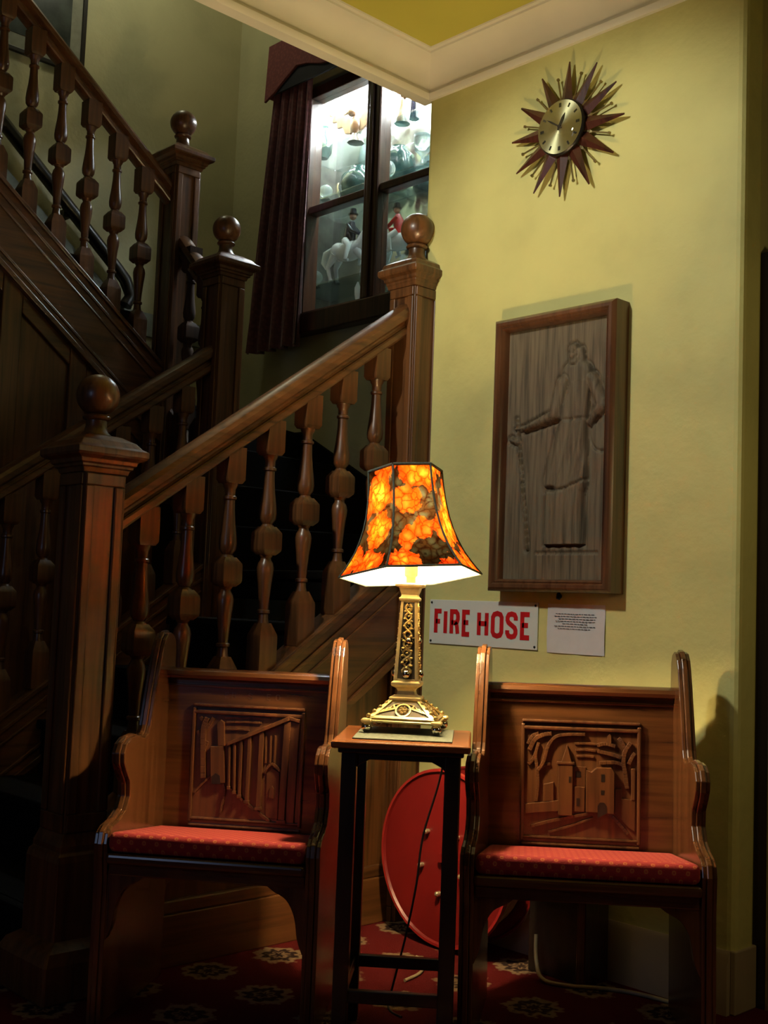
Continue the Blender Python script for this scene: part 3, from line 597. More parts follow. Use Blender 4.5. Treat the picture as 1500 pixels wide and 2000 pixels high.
MB().box(-2.12, -0.76, 0.85, 0.998, 4.16, 4.187).build('top', 'pelmet_cloth', pe)
for x in (-2.125, -0.772): MB().box(x, x+0.012, 0.85, 0.998, 3.89, 4.187).build('side', 'pelmet_cloth', pe)

# ------------------------------------------------------------------ lettering strokes
GL = {
 'F': [[(0, 0), (0, 1), (1, 1)], [(0, .53), (.78, .53)]], 'I': [[(.5, 0), (.5, 1)]],
 'R': [[(0, 0), (0, 1), (.7, 1), (.95, .9), (1, .78), (1, .66), (.9, .55), (.65, .5), (0, .5)], [(.55, .5), (.82, .40), (.9, .28), (1, 0)]],
 'E': [[(1, 1), (0, 1), (0, 0), (1, 0)], [(0, .53), (.8, .53)]], 'H': [[(0, 0), (0, 1)], [(1, 0), (1, 1)], [(0, .52), (1, .52)]],
 'O': [[(.5, 1), (.85, .95), (1, .82), (1, .18), (.85, .05), (.5, 0), (.15, .05), (0, .18), (0, .82), (.15, .95), (.5, 1)]],
 'S': [[(1, .72), (1, .84), (.85, .96), (.5, 1), (.15, .96), (0, .84), (0, .72), (.12, .62), (.88, .40), (1, .28), (1, .16), (.85, .04), (.5, 0), (.15, .04), (0, .16), (0, .28)]],
}
# ------------------------------------------------------------------ wall pieces
sg = thing('fire_hose_sign', 'white enamel sign reading FIRE HOSE in red capitals on the yellow wall', 'sign', (0.102, 0, 0.957))
MB().box(0, 0.487, -0.006, -0.001, 0, 0.154).build('plate', 'sign_white', sg, bevel=0.0015)
fs = lambda u, v, w: (u, w, v)
LH, ZB, SWd = 0.0905, 0.031, 0.0165
for ch, a, b in (('F', 0.024, 0.066), ('I', 0.066, 0.090), ('R', 0.099, 0.145), ('E', 0.156, 0.199), ('H', 0.226, 0.277), ('O', 0.288, 0.343), ('S', 0.352, 0.404), ('E', 0.415, 0.462)):
    m = MB()
    for pl in GL[ch]: m.ribbon([(a+SWd/2+u*(b-a-SWd), ZB+SWd*0.45+v*(LH-SWd*0.9)) for u, v in pl], SWd, fs, -0.0072, -0.0055)
    m.build('letter', 'sign_red', sg)
for x, z in ((0.010, 0.144), (0.477, 0.144), (0.010, 0.010), (0.477, 0.010)):
    MB().ball((x, -0.007, z), 0.004, 10, 5).build('screw', 'dark_metal', sg, smooth=60)
pn = thing('paper_notice', 'small white typed notice pinned to the wall right of the FIRE HOSE sign', 'notice', (0.627, 0, 0.953))
pr = []
for j in range(6):
    pr.append([(0.224*i/6, -0.002-0.0035*abs(math.sin(i*1.1+j*0.7)), 0.156*j/5) for i in range(7)])
MB().rings(pr+[[(x, y+0.001, z) for x, y, z in r] for r in pr[::-1]], cap=False, close=False).build('sheet', 'paper', pn, smooth=60)
m = MB(); random.seed(3)
for j, (a, b) in enumerate(((.035, .188), (.030, .194), (.046, .196), (.034, .192), (.062, .165), (.030, .192), (.044, .170))):
    x = a; z = 0.124-0.0078*j
    while x < b-0.004:
        wd = random.uniform(0.005, 0.013); m.box(x, min(x+wd, b), -0.0068, -0.0061, z, z+0.0021); x += wd+0.003
m.build('typed_lines', 'print_ink', pn)

# carved panel in a deep frame
PX0, PX1, PZ0, PZ1, PDp = 0.424, 0.914, 1.145, 2.051, 0.078
cp = thing('carved_panel', 'weathered wooden relief of a robed figure in a deep brown frame on the wall', 'carving', (PX0, 0, PZ0))
Wp, Hp = PX1-PX0, PZ1-PZ0
FP = [(0.0, -0.001), (0.0, -0.066), (0.006, -0.074), (0.012, -PDp), (0.022, -PDp), (0.028, -0.071), (0.031, -0.074), (0.036, -0.068), (0.040, -0.056), (0.040, -0.030), (0.040, -0.001)]
cor = [(0, 0), (Wp, 0), (Wp, Hp), (0, Hp)]; dirs = [(1, 1), (-1, 1), (-1, -1), (1, -1)]
for i in range(4):
    a, b = i, (i+1) % 4
    MB().rings([[(cor[k][0]+dirs[k][0]*t, y, cor[k][1]+dirs[k][1]*t) for t, y in FP] for k in (a, b)]).build('frame_side', 'frame_wood', cp, smooth=28)
iw, ih = Wp-0.076, Hp-0.076
def seg_d(p, a, b):
    ax, ay = a; bx, by = b; px, py = p; dx, dy = bx-ax, by-ay
    t = max(0, min(1, ((px-ax)*dx+(py-ay)*dy)/(dx*dx+dy*dy+1e-9))); return math.hypot(px-ax-t*dx, py-ay-t*dy), t
AR = ih/iw
SHAPES = [((0.655, 0.885), (0.665, 0.855), 0.060, 0.062), ((0.715, 0.88), (0.745, 0.80), 0.040, 0.040), ((0.62, 0.80), (0.75, 0.795), 0.075, 0.085),
          ((0.68, 0.78), (0.66, 0.62), 0.150, 0.145), ((0.66, 0.62), (0.60, 0.38), 0.140, 0.215), ((0.60, 0.36), (0.60, 0.13), 0.190, 0.200),
          ((0.56, 0.76), (0.50, 0.645), 0.070, 0.065), ((0.50, 0.64), (0.20, 0.598), 0.062, 0.036), ((0.20, 0.598), (0.10, 0.60), 0.034, 0.020),
          ((0.10, 0.64), (0.24, 0.12), 0.014, 0.016), ((0.12, 0.545), (0.05, 0.56), 0.030, 0.030), ((0.83, 0.765), (0.93, 0.66), 0.060, 0.060), ((0.93, 0.66), (0.82, 0.60), 0.060, 0.040)]
def relief(u, v):
    V = v*AR; d = 9.0; dcore = 9.0
    for k, (a, b, r0, r1) in enumerate(SHAPES):
        q, t = seg_d((u, V), (a[0], a[1]*AR), (b[0], b[1]*AR)); e = q-(r0+(r1-r0)*t)
        if k == 5 and v < 0.135: e = max(e, (0.135-v)*AR)
        d = min(d, e)
        if k in (6, 7, 0): dcore = min(dcore, e)
    h = 0.012*max(0.0, min(1.0, -d/0.05))**0.6
    h -= 0.006*math.exp(-(d/0.014)**2)                                   # cut line round the figure
    h += 0.005*max(0.0, min(1.0, -dcore/0.04))**0.6-0.004*math.exp(-(dcore/0.012)**2)*(1 if d < 0 else 0)
    if d < -0.01 and v < 0.76: h += 0.0022*math.sin(u*64+5*math.sin(v*7))*(0.5+0.5*(v < 0.62))
    if d < 0:
        h -= 0.006*math.exp(-((v-0.365-0.02*math.sin(u*9))/0.006)**2)    # hem of the tunic
        h -= 0.004*math.exp(-((v-0.615)/0.006)**2)*(0.5 < u < 0.82)       # belt
    e = abs(math.hypot((u-0.93)/0.75, V-0.56*AR)-0.15); h -= 0.005*math.exp(-(e/0.012)**2)*(d > 0.0)
    e = abs(math.hypot((u-0.66), V-0.868*AR)-0.045); h -= 0.003*math.exp(-(e/0.008)**2)
    for ex, ez in ((0.640, 0.872), (0.680, 0.872)): h -= 0.004*math.exp(-((u-ex)**2+(V-ez*AR)**2)/0.00012)
    e = math.hypot((u-0.47)/2.4, V-0.352*AR); h -= 0.016*max(0, 1-e/0.028)
    if 0.098 < v < 0.112: h -= 0.004*(0.32 < u < 0.92)
    return h
nu, nv = 130, 240
vs = [(0.038+iw*i/(nu-1), -0.038-1.25*relief(i/(nu-1), j/(nv-1)), 0.038+ih*j/(nv-1)) for j in range(nv) for i in range(nu)]
fsx = [(j*nu+i, j*nu+i+1, (j+1)*nu+i+1, (j+1)*nu+i) for j in range(nv-1) for i in range(nu-1)]
nb = len(vs); vs += [(x, -0.001, z) for x, z in ((0.038, 0.038), (0.038+iw, 0.038), (0.038+iw, 0.038+ih), (0.038, 0.038+ih))]; fsx.append((nb+3, nb+2, nb+1, nb))
MB().add(vs, fsx).build('relief_board', 'weathered_wood', cp, smooth=60)
MB().tube([(0.262, -0.02, 0.0), (0.262, -0.030, -0.006), (0.262, -0.032, -0.018), (0.262, -0.020, -0.020)], 0.004, 8).ball((0.262, -0.022, -0.012), 0.009, 10, 6).build('latch', 'dark_metal', cp, smooth=60)

# sunburst clock
ck = thing('sunburst_clock', 'sunburst wall clock with dark wooden spikes and round brass dial', 'clock', (0.662, 0, 2.668))
MB().lathe([(0.062, 0), (0.070, 0.012), (0.070, 0.030), (0.088, 0.032), (0.094, 0.040), (0.094, 0.047), (0.089, 0.052)], n=40).build('case', 'dark_metal', ck, smooth=35).rotation_euler = (R(90), 0, 0)
dm = MB().lathe([(0.089, 0.050), (0.089, 0.0525)], n=48).build('dial', 'dial_metal', ck, smooth=35); dm.rotation_euler = (R(90), 0, 0)
dm.data.materials.clear(); dm.data.materials.append(MAT['dial_metal'])
for k in range(12):
    a = R(30*k+3.5); L = 0.226 if k not in (3, 4, 5) else 0.236
    ca, sa = math.sin(a), math.cos(a)
    def pt(r, t, y): return (ca*r+sa*t, y, sa*r-ca*t)
    prof = [(0.066, 0.015, 0.008), (0.098, 0.0235, 0.012), (0.16, 0.0135, 0.007), (L, 0.0030, 0.002)]
    MB().rings([[pt(r, t, -0.026), pt(r, 0, -0.026-h), pt(r, -t, -0.026), pt(r, 0, -0.026+h*.6)] for r, t, h in prof]).build('wooden_spike', 'clock_wood', ck)
    a = R(30*k+18.5); ca, sa = math.sin(a), math.cos(a)
    def pt2(r, t, y): return (ca*r+sa*t, y, sa*r-ca*t)
    MB().rings([[pt2(r, t, -0.020-t), pt2(r, -t, -0.020-t), pt2(r, -t, -0.020+t), pt2(r, t, -0.020+t)] for r, t in ((0.066, 0.0075), (0.108, 0.0050), (0.114, 0.0022), (0.180, 0.0022), (0.181, 0.0040), (0.188, 0.0040))]).build('brass_rod', 'clock_brass', ck)
for k in range(12):
    a = R(30*k); ca, sa = math.sin(a), math.cos(a); wd = 0.0032 if k % 3 else 0.0045
    MB().prism([(ca*r+sa*t, sa*r-ca*t) for r, t in ((0.066, wd), (0.066, -wd), (0.080, -wd), (0.080, wd))], fs, -0.0535, -0.0525).build('hour_mark', 'dark_metal', ck)
for a, L, wd in ((28, 0.048, 0.0055), (-56, 0.066, 0.0032)):
    a = R(a); ca, sa = math.sin(a), math.cos(a)
    MB().prism([(ca*r+sa*t, sa*r-ca*t) for r, t in ((-0.012, wd*.6), (-0.012, -wd*.6), (L*.6, -wd), (L, 0), (L*.6, wd))], fs, -0.0560, -0.0548).build('hand', 'dark_metal', ck)
MB().lathe([(0.006, 0.053), (0.006, 0.058)], n=14).build('hub', 'dark_metal', ck).rotation_euler = (R(90), 0, 0)
MB().lathe([(0.089, 0.055), (0.085, 0.0605), (0.070, 0.067), (0.045, 0.0715), (0.015, 0.073), (0.001, 0.0731)], n=40).build('cover_glass', 'pane_glass', ck, smooth=70).rotation_euler = (R(90), 0, 0)

# ------------------------------------------------------------------ armchairs
SP = [(-0.215, 0.0), (-0.215, 0.36), (-0.222, 0.42), (-0.226, 0.455), (-0.218, 0.485), (-0.192, 0.500), (-0.150, 0.508), (-0.112, 0.525), (-0.092, 0.555), (-0.096, 0.590), (-0.122, 0.618), (-0.142, 0.645), (-0.146, 0.672), (-0.130, 0.698), (-0.098, 0.713), (-0.060, 0.716), (-0.026, 0.708), (0.000, 0.704), (0.020, 0.712), (0.030, 0.730), (0.050, 0.80), (0.075, 0.88), (0.098, 0.940), (0.112, 0.965), (0.135, 0.984), (0.162, 0.988), (0.192, 0.978), (0.210, 0.950), (0.222, 0.80), (0.222, 0.0)]
def side_poly():
    top = SP[1:-1]
    return [(-0.215, 0.0)] + top + [(0.222, 0.0)]
SLOPE = lambda u, v, w: (u, v, w-0.125*(v+0.226))     # the seat falls towards the back
def chair(loc, ang, wf, wb, label, carve, roll=0.0, letters=()):
    t = thing('armchair', label, 'armchair', loc, R(ang), 'carved wooden armchairs'); t.rotation_euler = (0, R(roll), R(ang))
    th = 0.038; sp = side_poly(); sp2 = offset(sp, 0.006)
    for s in (-1, 1):
        def mp(u, v, w):                    # splayed side: outer width depends on depth
            k = (u+0.22)/0.44; return (s*((wf*(1-k)+wb*k)/2+w), u, v)
        m = MB().prism(sp2, mp, -0.002, 0.009).prism(sp, mp, 0.009, 0.023).prism(sp2, mp, 0.023, 0.034)
        m.build('side_panel', 'chair_wood_v', t, bevel=0.0025)
    # front brackets
    for s in (-1, 1):
        x = s*(wf/2)
        br = smooth_line([(0, 0.385), (0.10, 0.385), (0.085, 0.365), (0.050, 0.345), (0.028, 0.305), (0.018, 0.25), (0.004, 0.215)], 4)
        MB().prism([(x-s*a, b) for a, b in br]+[(x, 0.215)], fy, -0.205, -0.175).build('bracket', 'chair_wood_v', t, bevel=0.003)
    sb = [(-wf/2-0.0, -0.215), (wf/2, -0.215), (wb/2, 0.20), (-wb/2, 0.20)]
    MB().prism([(-wf/2, -0.228), (wf/2, -0.228), (wb/2, 0.20), (-wb/2, 0.20)], SLOPE, 0.405, 0.434).build('seat', 'chair_wood_x', t, bevel=0.010, seg=3)
    MB().box(-wf/2+0.004, wf/2-0.004, -0.208, -0.180, 0.375, 0.406).build('seat_rail', 'chair_wood_x', t, bevel=0.004)
    # backrest
    wi = wb/2+0.004; yb = 0.165
    bk = MB().box(-wi, wi, yb, yb+0.028, 0.40, 0.862).build('backrest', 'chair_wood_x', t, bevel=0.003)
    MB().rings([[(x, yb+a, 0.846+b) for a, b in ((-0.010, 0.004), (-0.022, 0.010), (-0.026, 0.020), (-0.022, 0.030), (-0.008, 0.036), (0.034, 0.036), (0.036, 0.004))] for x in (-wi, wi)]).build('top_rail', 'chair_wood_x', t, smooth=40)
    MB().box(-wi, wi, yb-0.006, yb+0.001, 0.830, 0.838).build('bead', 'chair_wood_x', bk, bevel=0.002)
    # carved square
    pw, z0, z1 = 0.150, 0.452, 0.772
    for a in ((-pw-.012, pw+.012, z1+0.004, z1+0.012), (-pw-.012, pw+.012, z1-0.016, z1-0.006), (-pw-.012, pw+.012, z0-0.012, z0-0.004), (-pw-.012, pw+.012, z0+0.006, z0+0.014), (-pw-.014, -pw-.004, z0, z1), (pw+.004, pw+.014, z0, z1)):
        MB().box(a[0], a[1], yb-0.010, yb+0.002, a[2], a[3]).build('panel_moulding', 'carved_wood', bk, bevel=0.003)
    MB().box(-pw-.004, pw+.004, yb-0.001, yb+0.001, z0+.012, z1-.014).build('panel_ground', 'carved_wood', bk)
    zb, zt = z0+0.016, z1-0.018
    def fp(u, v, w): return (-pw+2*pw*u, yb-0.001-w, zb+(zt-zb)*v)
    carve(bk, fp)
    # worn, shallow lettering cut above the square
    ft = lambda u, v, w: (u, yb+0.0006-w, v)
    for ch_, x_ in letters:
        m = MB()
        for pl in GL[ch_]: m.ribbon([(x_+0.010*u, 0.803+0.015*v) for u, v in pl], 0.0022, ft, 0.0, 0.0013)
        m.build('carved_letter', 'carved_wood', bk)
    return t
def piece(bk, fp, poly, h, name='carving', h0=-0.002, bev=0.0015):
    return MB().prism(poly, fp, h0, h).build(name, 'carved_wood', bk, bevel=bev)
def stroke(bk, fp, pts, wd, h, name='carving', k=4):
    return MB().ribbon(smooth_line(pts, k) if k else pts, wd, fp, -0.001, h).build(name, 'carved_wood', bk, bevel=0.001)
def castle(bk, fp):
    q = lambda x, y: ((x-165)/1180, 1-(y-560)/1030)
    P = lambda L: [q(*a) for a in L]
    piece(bk, fp, P([(545, 880), (608, 690), (665, 880)]), 0.012, 'spire')
    piece(bk, fp, P([(520, 875), (672, 875), (672, 1385), (520, 1385)]), 0.013, 'tower')
    piece(bk, fp, P([(500, 860), (690, 860), (690, 885), (500, 885)]), 0.015, 'tower_band')
    piece(bk, fp, P([(672, 920), (700, 900), (815, 905), (815, 1340), (672, 1340)]), 0.006, 'castle_wall')
    piece(bk, fp, P([(690, 1100), (805, 1100), (805, 1345), (690, 1345)]), 0.009, 'castle_wall')
    piece(bk, fp, P([(815, 1340), (815, 930), (870, 950), (925, 905), (1085, 900), (1118, 950), (1118, 1350)]), 0.016, 'gatehouse')
    for x0, x1, y0, y1 in ((975, 1015, 965, 1040), (975, 1012, 1120, 1165)):
        MB().prism(P([(x0, y1), (x1, y1), (x1, y0), (x0, y0)]), fp, 0.0155, 0.0165).build('window_slit', 'ebony_wood', bk)
    MB().prism(P([(940, 1395), (940, 1275), (965, 1240), (1010, 1240), (1040, 1275), (1040, 1340)]), fp, 0.0155, 0.0168).build('gate_arch', 'ebony_wood', bk)
    for x0, x1, y0, y1 in ((630, 655, 1000, 1060), (715, 750, 1210, 1290), (700, 760, 950, 1010)):
        MB().prism(P([(x0, y1), (x1, y1), (x1, y0), (x0, y0)]), fp, 0.006 if x0 > 690 and y0 < 1100 else 0.009, 0.0138 if x0 < 690 else (0.0066 if y0 < 1100 else 0.0096)).build('window_slit', 'ebony_wood', bk)
    piece(bk, fp, P([(165, 1290), (560, 1238), (560, 1345), (165, 1385)]), 0.008, 'castle_wall')
    piece(bk, fp, P([(360, 1090), (470, 1065), (470, 1250), (360, 1262)]), 0.006, 'cottage')
    piece(bk, fp, P([(1125, 1110), (1200, 1105), (1200, 1200), (1345, 1210), (1345, 1520), (1270, 1480), (1125, 1340)]), 0.006, 'cottage')
    piece(bk, fp, P([(1298, 905), (1340, 900), (1340, 1210), (1298, 1210)]), 0.008, 'cottage')
    stroke(bk, fp, P([(230, 1510), (480, 1440), (870, 1355)]), 0.030, 0.008, 'road_edge')
    stroke(bk, fp, P([(420, 1560), (650, 1490), (900, 1400)]), 0.024, 0.006, 'road_edge')
    stroke(bk, fp, P([(1060, 1345), (1160, 1430), (1270, 1545)]), 0.03, 0.007, 'road_edge')
    stroke(bk, fp, P([(280, 1260), (300, 1090), (290, 960), (270, 800), (300, 680)]), 0.028, 0.008, 'tree_trunk')
    stroke(bk, fp, P([(292, 960), (360, 860), (400, 720), (480, 620), (620, 590), (800, 585)]), 0.030, 0.009, 'tree_branch')
    stroke(bk, fp, P([(200, 760), (260, 650), (360, 600), (440, 590)]), 0.040, 0.007, 'foliage')
    stroke(bk, fp, P([(180, 700), (230, 620), (300, 590)]), 0.030, 0.006, 'foliage')
    stroke(bk, fp, P([(190, 900), (240, 850), (270, 780)]), 0.030, 0.006, 'foliage')
    stroke(bk, fp, P([(320, 940), (370, 900), (430, 890)]), 0.026, 0.005, 'foliage')
    stroke(bk, fp, P([(1255, 1100), (1235, 960), (1215, 850), (1230, 740), (1290, 650)]), 0.036, 0.009, 'tree_trunk')
    for L in ([(1210, 870), (1120, 850), (960, 860)], [(1190, 800), (1080, 770), (940, 745)], [(1130, 690), (1020, 670), (930, 690)], [(1060, 660), (1060, 600), (1050, 585)], [(1240, 720), (1190, 640), (1160, 610)], [(1270, 860), (1310, 780), (1335, 750)]):
        stroke(bk, fp, P(L), 0.034, 0.008, 'tree_branch')
    for y, a, b in ((680, 690, 930), (745, 700, 920), (805, 710, 900)): stroke(bk, fp, P([(a, y), ((a+b)/2, y-6), (b, y)]), 0.022, 0.004, 'cloud', 2)
def colonnade(bk, fp):
    def q(x, y):
        t = (y-610)/1120; xl = 150-100*t; xr = 1290-60*t
        return ((x-xl)/(xr-xl), 1-(y-(600+(x-150)/1140*50))/1115)
    P = lambda L: [q(*a) for a in L]
    tops = [(500, 930, 480, 1390, 26), (560, 900, 540, 1440, 28), (635, 872, 595, 1480, 32), (730, 838, 675, 1540, 42), (865, 790, 805, 1610, 52), (1150, 680, 1065, 1745, 74)]
    for xt, yt, xb, yb2, wd in tops:
        piece(bk, fp, P([(xt-wd/2, yt), (xt+wd/2, yt), (xb+wd/2, yb2), (xb-wd/2, yb2)]), 0.011, 'column')
        MB().prism(P([(xb-wd*.7, yb2-8), (xb+wd*.7, yb2-8), (xb+wd*.7, yb2+26), (xb-wd*.7, yb2+26)]), fp, -0.001, 0.014).build('column_base', 'carved_wood', bk, bevel=0.001)
    piece(bk, fp, P([(478, 905), (1165, 620), (1180, 662), (482, 945)]), 0.015, 'cornice')
    piece(bk, fp, P([(1165, 620), (1285, 650), (1285, 690), (1180, 662)]), 0.013, 'cornice')
    piece(bk, fp, P([(1180, 670), (1280, 700), (1200, 1790), (1110, 1770)]), 0.007, 'side_wall')
    piece(bk, fp, P([(880, 1720), (900, 1240), (970, 1180), (1050, 1230), (1020, 1740)]), 0.003, 'doorway')
    stroke(bk, fp, P([(882, 1240), (900, 1200), (970, 1140), (1060, 1210)]), 0.026, 0.008, 'door_arch')
    piece(bk, fp, P([(920, 1500), (935, 1400), (965, 1370), (990, 1410), (985, 1520)]), 0.007, 'figure')
    for xa, xb3 in ((905, 895), (960, 945), (1010, 990)): stroke(bk, fp, P([(xa, 830), (xb3, 1130)]), 0.018, 0.005, 'reed', 0)
    piece(bk, fp, P([(285, 955), (440, 950), (440, 1350), (275, 1350)]), 0.010, 'tower')
    piece(bk, fp, P([(365, 700), (410, 660), (450, 690), (445, 950), (365, 950)]), 0.007, 'tall_tower')
    MB().prism(P([(290, 1360), (292, 1280), (340, 1240), (385, 1270), (390, 1360)]), fp, 0.009, 0.0108).build('gate_arch', 'ebony_wood', bk)
    stroke(bk, fp, P([(275, 1280), (180, 1360), (80, 1460)]), 0.022, 0.006, 'road_edge')
    stroke(bk, fp, P([(410, 1350), (430, 1420), (400, 1560), (370, 1680)]), 0.022, 0.006, 'road_edge')
    stroke(bk, fp, P([(470, 1400), (700, 1590), (930, 1760)]), 0.030, 0.007, 'road_edge')
    stroke(bk, fp, P([(190, 1300), (200, 1000), (215, 760), (260, 640)]), 0.05, 0.009, 'tree_trunk')
    for L in ([(215, 800), (290, 700), (330, 640)], [(200, 900), (150, 780)], [(230, 700), (180, 630)], [(205, 1000), (250, 900)]): stroke(bk, fp, P(L), 0.034, 0.007, 'foliage')
    for y, a, b in ((690, 470, 860), (770, 470, 720), (640, 460, 960)): stroke(bk, fp, P([(a, y), ((a+b)/2, y-4), (b, y+6)]), 0.02, 0.004, 'cloud', 2)
RC = chair((1.116, -0.440, 0), 39.5, 0.552, 0.500, 'carved wooden armchair with a castle and tower relief, right of the lamp table', castle, -0.7)
LC = chair((0.412, -1.072, 0), 38.5, 0.515, 0.476, 'carved wooden armchair with a colonnaded street relief, left of the lamp table', colonnade, 0.0, (('E', -0.072), ('R', -0.052), ('S', -0.004), ('E', 0.050), ('O', 0.076)))
def cushion(ch, wf, wb, label):
    c = MB(); R0 = [(-wf/2+0.006, -0.226), (wf/2-0.006, -0.226), (wb/2-0.004, 0.13), (-wb/2+0.004, 0.13)]
    c.prism(R0, SLOPE, 0.4365, 0.487)
    o = c.build('seat_cushion', 'cushion_cloth', None, bevel=0.017, seg=4)
    for p in o.data.polygons: p.use_smooth = True
    tag(o, label, 'cushion', 'red seat cushions'); o.location = ch.location; o.rotation_euler = ch.rotation_euler
    return o
cushion(RC, 0.556, 0.512, 'flat red gold-sprigged cushion on the castle armchair')
cushion(LC, 0.519, 0.488, 'flat red gold-sprigged cushion on the colonnade armchair')

# ------------------------------------------------------------------ lamp table, mat, lamp
TA = 42.0; TZ = 0.755
tb = thing('side_table', 'tall slim dark wooden side table with a reddish top under the lamp', 'table', (0.862, -0.866, 0), R(TA))
TW, TD = 0.168, 0.190
MB().box(-TW, TW, -TD, TD, TZ-0.018, TZ).build('table_top', 'table_top_wood', tb, bevel=0.006, seg=3)
MB().box(-TW+0.016, TW-0.016, -TD+0.016, TD-0.016, TZ-0.030, TZ-0.017).build('under_moulding', 'ebony_wood', tb, bevel=0.004)
lx, ly = TW-0.043, TD-0.046
for sx in (-1, 1):
    for sy in (-1, 1):
        MB().box(sx*lx-0.0185, sx*lx+0.0185, sy*ly-0.0185, sy*ly+0.0185, 0, TZ-0.029).build('leg', 'ebony_wood', tb, bevel=0.003)
for sy in (-1, 1):
    ap = [(-lx, TZ-0.029), (-lx, TZ-0.085), (-lx+0.026, TZ-0.058), (-lx+0.05, TZ-0.046), (lx-0.05, TZ-0.046), (lx-0.026, TZ-0.058), (lx, TZ-0.085), (lx, TZ-0.029)]
    MB().prism(ap, fy, sy*ly-0.008, sy*ly+0.008).build('apron', 'ebony_wood', tb, bevel=0.002)
    MB().box(-lx, lx, sy*ly-0.010, sy*ly+0.010, 0.135, 0.165).build('stretcher', 'ebony_wood', tb, bevel=0.003)
for sx in (-1, 1):
    MB().box(sx*lx-0.008, sx*lx+0.008, -ly, ly, TZ-0.065, TZ-0.029).build('apron', 'ebony_wood', tb, bevel=0.002)
    MB().box(sx*lx-0.010, sx*lx+0.010, -ly, ly, 0.135, 0.165).build('stretcher', 'ebony_wood', tb, bevel=0.003)
mt = MB().box(-0.122, 0.122, -0.135, 0.155, TZ+0.0003, TZ+0.0035).build('table_mat', 'mat_cloth', None, bevel=0.001)
tag(mt, 'thin grey green cloth mat under the gilt lamp base', 'mat'); mt.location = (0.862, -0.866, 0); mt.rotation_euler = (0, 0, R(TA))

LZ = TZ+0.0036; LA = 38.0
lp = thing('table_lamp', 'lit gilt table lamp with a floral amber bell shade', 'lamp', (0.806, -0.809, LZ), R(LA))
Hh = 0.089
for sx in (-1, 1):
    for sy in (-1, 1):
        f = MB().ball((sx*Hh, sy*Hh, 0.0140), 0.0140, 16, 10).build('ball_foot', 'silver_ball', lp, smooth=60)
        MB().sq([(0.011, 0.025), (0.016, 0.028), (0.012, 0.036)], (sx*Hh, sy*Hh, 0)).build('foot_plate', 'gold_metal', f, bevel=0.003)
base = MB().sq([(0.086, 0.025), (0.094, 0.027), (0.095, 0.031), (0.088, 0.034), (0.037, 0.078), (0.034, 0.079)]).build('base', 'pale_gold', lp, bevel=0.002)
# open-work faces of the base
def base_face(rot):
    a = R(rot); ca, sa = math.cos(a), math.sin(a)
    def F3(u, v, wv):          # u across, v 0..1 up the slope, wv proud
        y = -(0.088-0.052*v)-wv*0.64; x = u; z = 0.035+0.043*v+wv*0.77
        return (ca*x-sa*y, sa*x+ca*y, z)
    MB().prism([(-0.070, 0.12), (0.070, 0.12), (0.036, 0.92), (-0.036, 0.92)], F3, 0.0, 0.0008).build('recess', 'gold_recess', base)
    m = MB()
    for s in (-1, 1):
        m.ribbon([(s*0.078, 0.05), (s*0.036, 1.0)], 0.011, F3, 0.0, 0.005)
        for k in range(5):
            u = s*(0.030+0.010*k); v = 0.62-0.11*k
            m.ribbon([(s*0.020, 0.62-0.02*k), (u, v+0.06), (u+s*0.006, v-0.08)], 0.0042, F3, 0.0008, 0.004)
        m.ribbon([(s*0.012, 0.80), (s*0.026, 0.74), (s*0.022, 0.55)], 0.004, F3, 0.0008, 0.004)
    m.ribbon([(-0.082, 0.06), (0.082, 0.06)], 0.11/0.9, F3, 0.0, 0.004)
    ring = [(0.021*math.cos(R(q)), 0.46+0.36*math.sin(R(q))) for q in range(0, 361, 24)]
    for i in range(len(ring)-1):
        (x0, v0), (x1, v1) = ring[i], ring[i+1]
        m.prism([(x0, v0), (x1, v1), (x1*0.8, 0.46+(v1-0.46)*0.8), (x0*0.8, 0.46+(v0-0.46)*0.8)], F3, 0.0005, 0.0045)
    for i in range(6):
        q = R(60*i+10); c = F3(0.0085*math.cos(q), 0.46+0.15*math.sin(q), 0.002); m.ball(c, 0.0052, 8, 5)
    m.ball(F3(0, 0.46, 0.004), 0.005, 8, 5)
    m.build('openwork_scroll', 'gold_metal', base)
for r_ in (0, 90, 180, 270): base_face(r_)
for sx, sy in ((1, 1), (1, -1), (-1, 1), (-1, -1)):
    c = MB()
    for k in range(4):
        f = 0.15+0.24*k; hw_ = 0.094-0.054*f; c.ball((sx*hw_, sy*hw_, 0.036+0.044*f), 0.0062-0.0006*k, 8, 5)
    c.build('corner_leaf', 'antique_gold', base, smooth=60)
MB().sq([(0.036, 0.078), (0.041, 0.081), (0.042, 0.086), (0.040, 0.089), (0.028, 0.091), (0.024, 0.095), (0.022, 0.104), (0.026, 0.111), (0.036, 0.116), (0.038, 0.120), (0.038, 0.126), (0.033, 0.130), (0.030, 0.132)]).build('knop', 'pale_gold', lp, bevel=0.0015)
colm = MB().sq([(0.0290, 0.131), (0.0178, 0.338)]).build('column', 'gold_recess', lp)
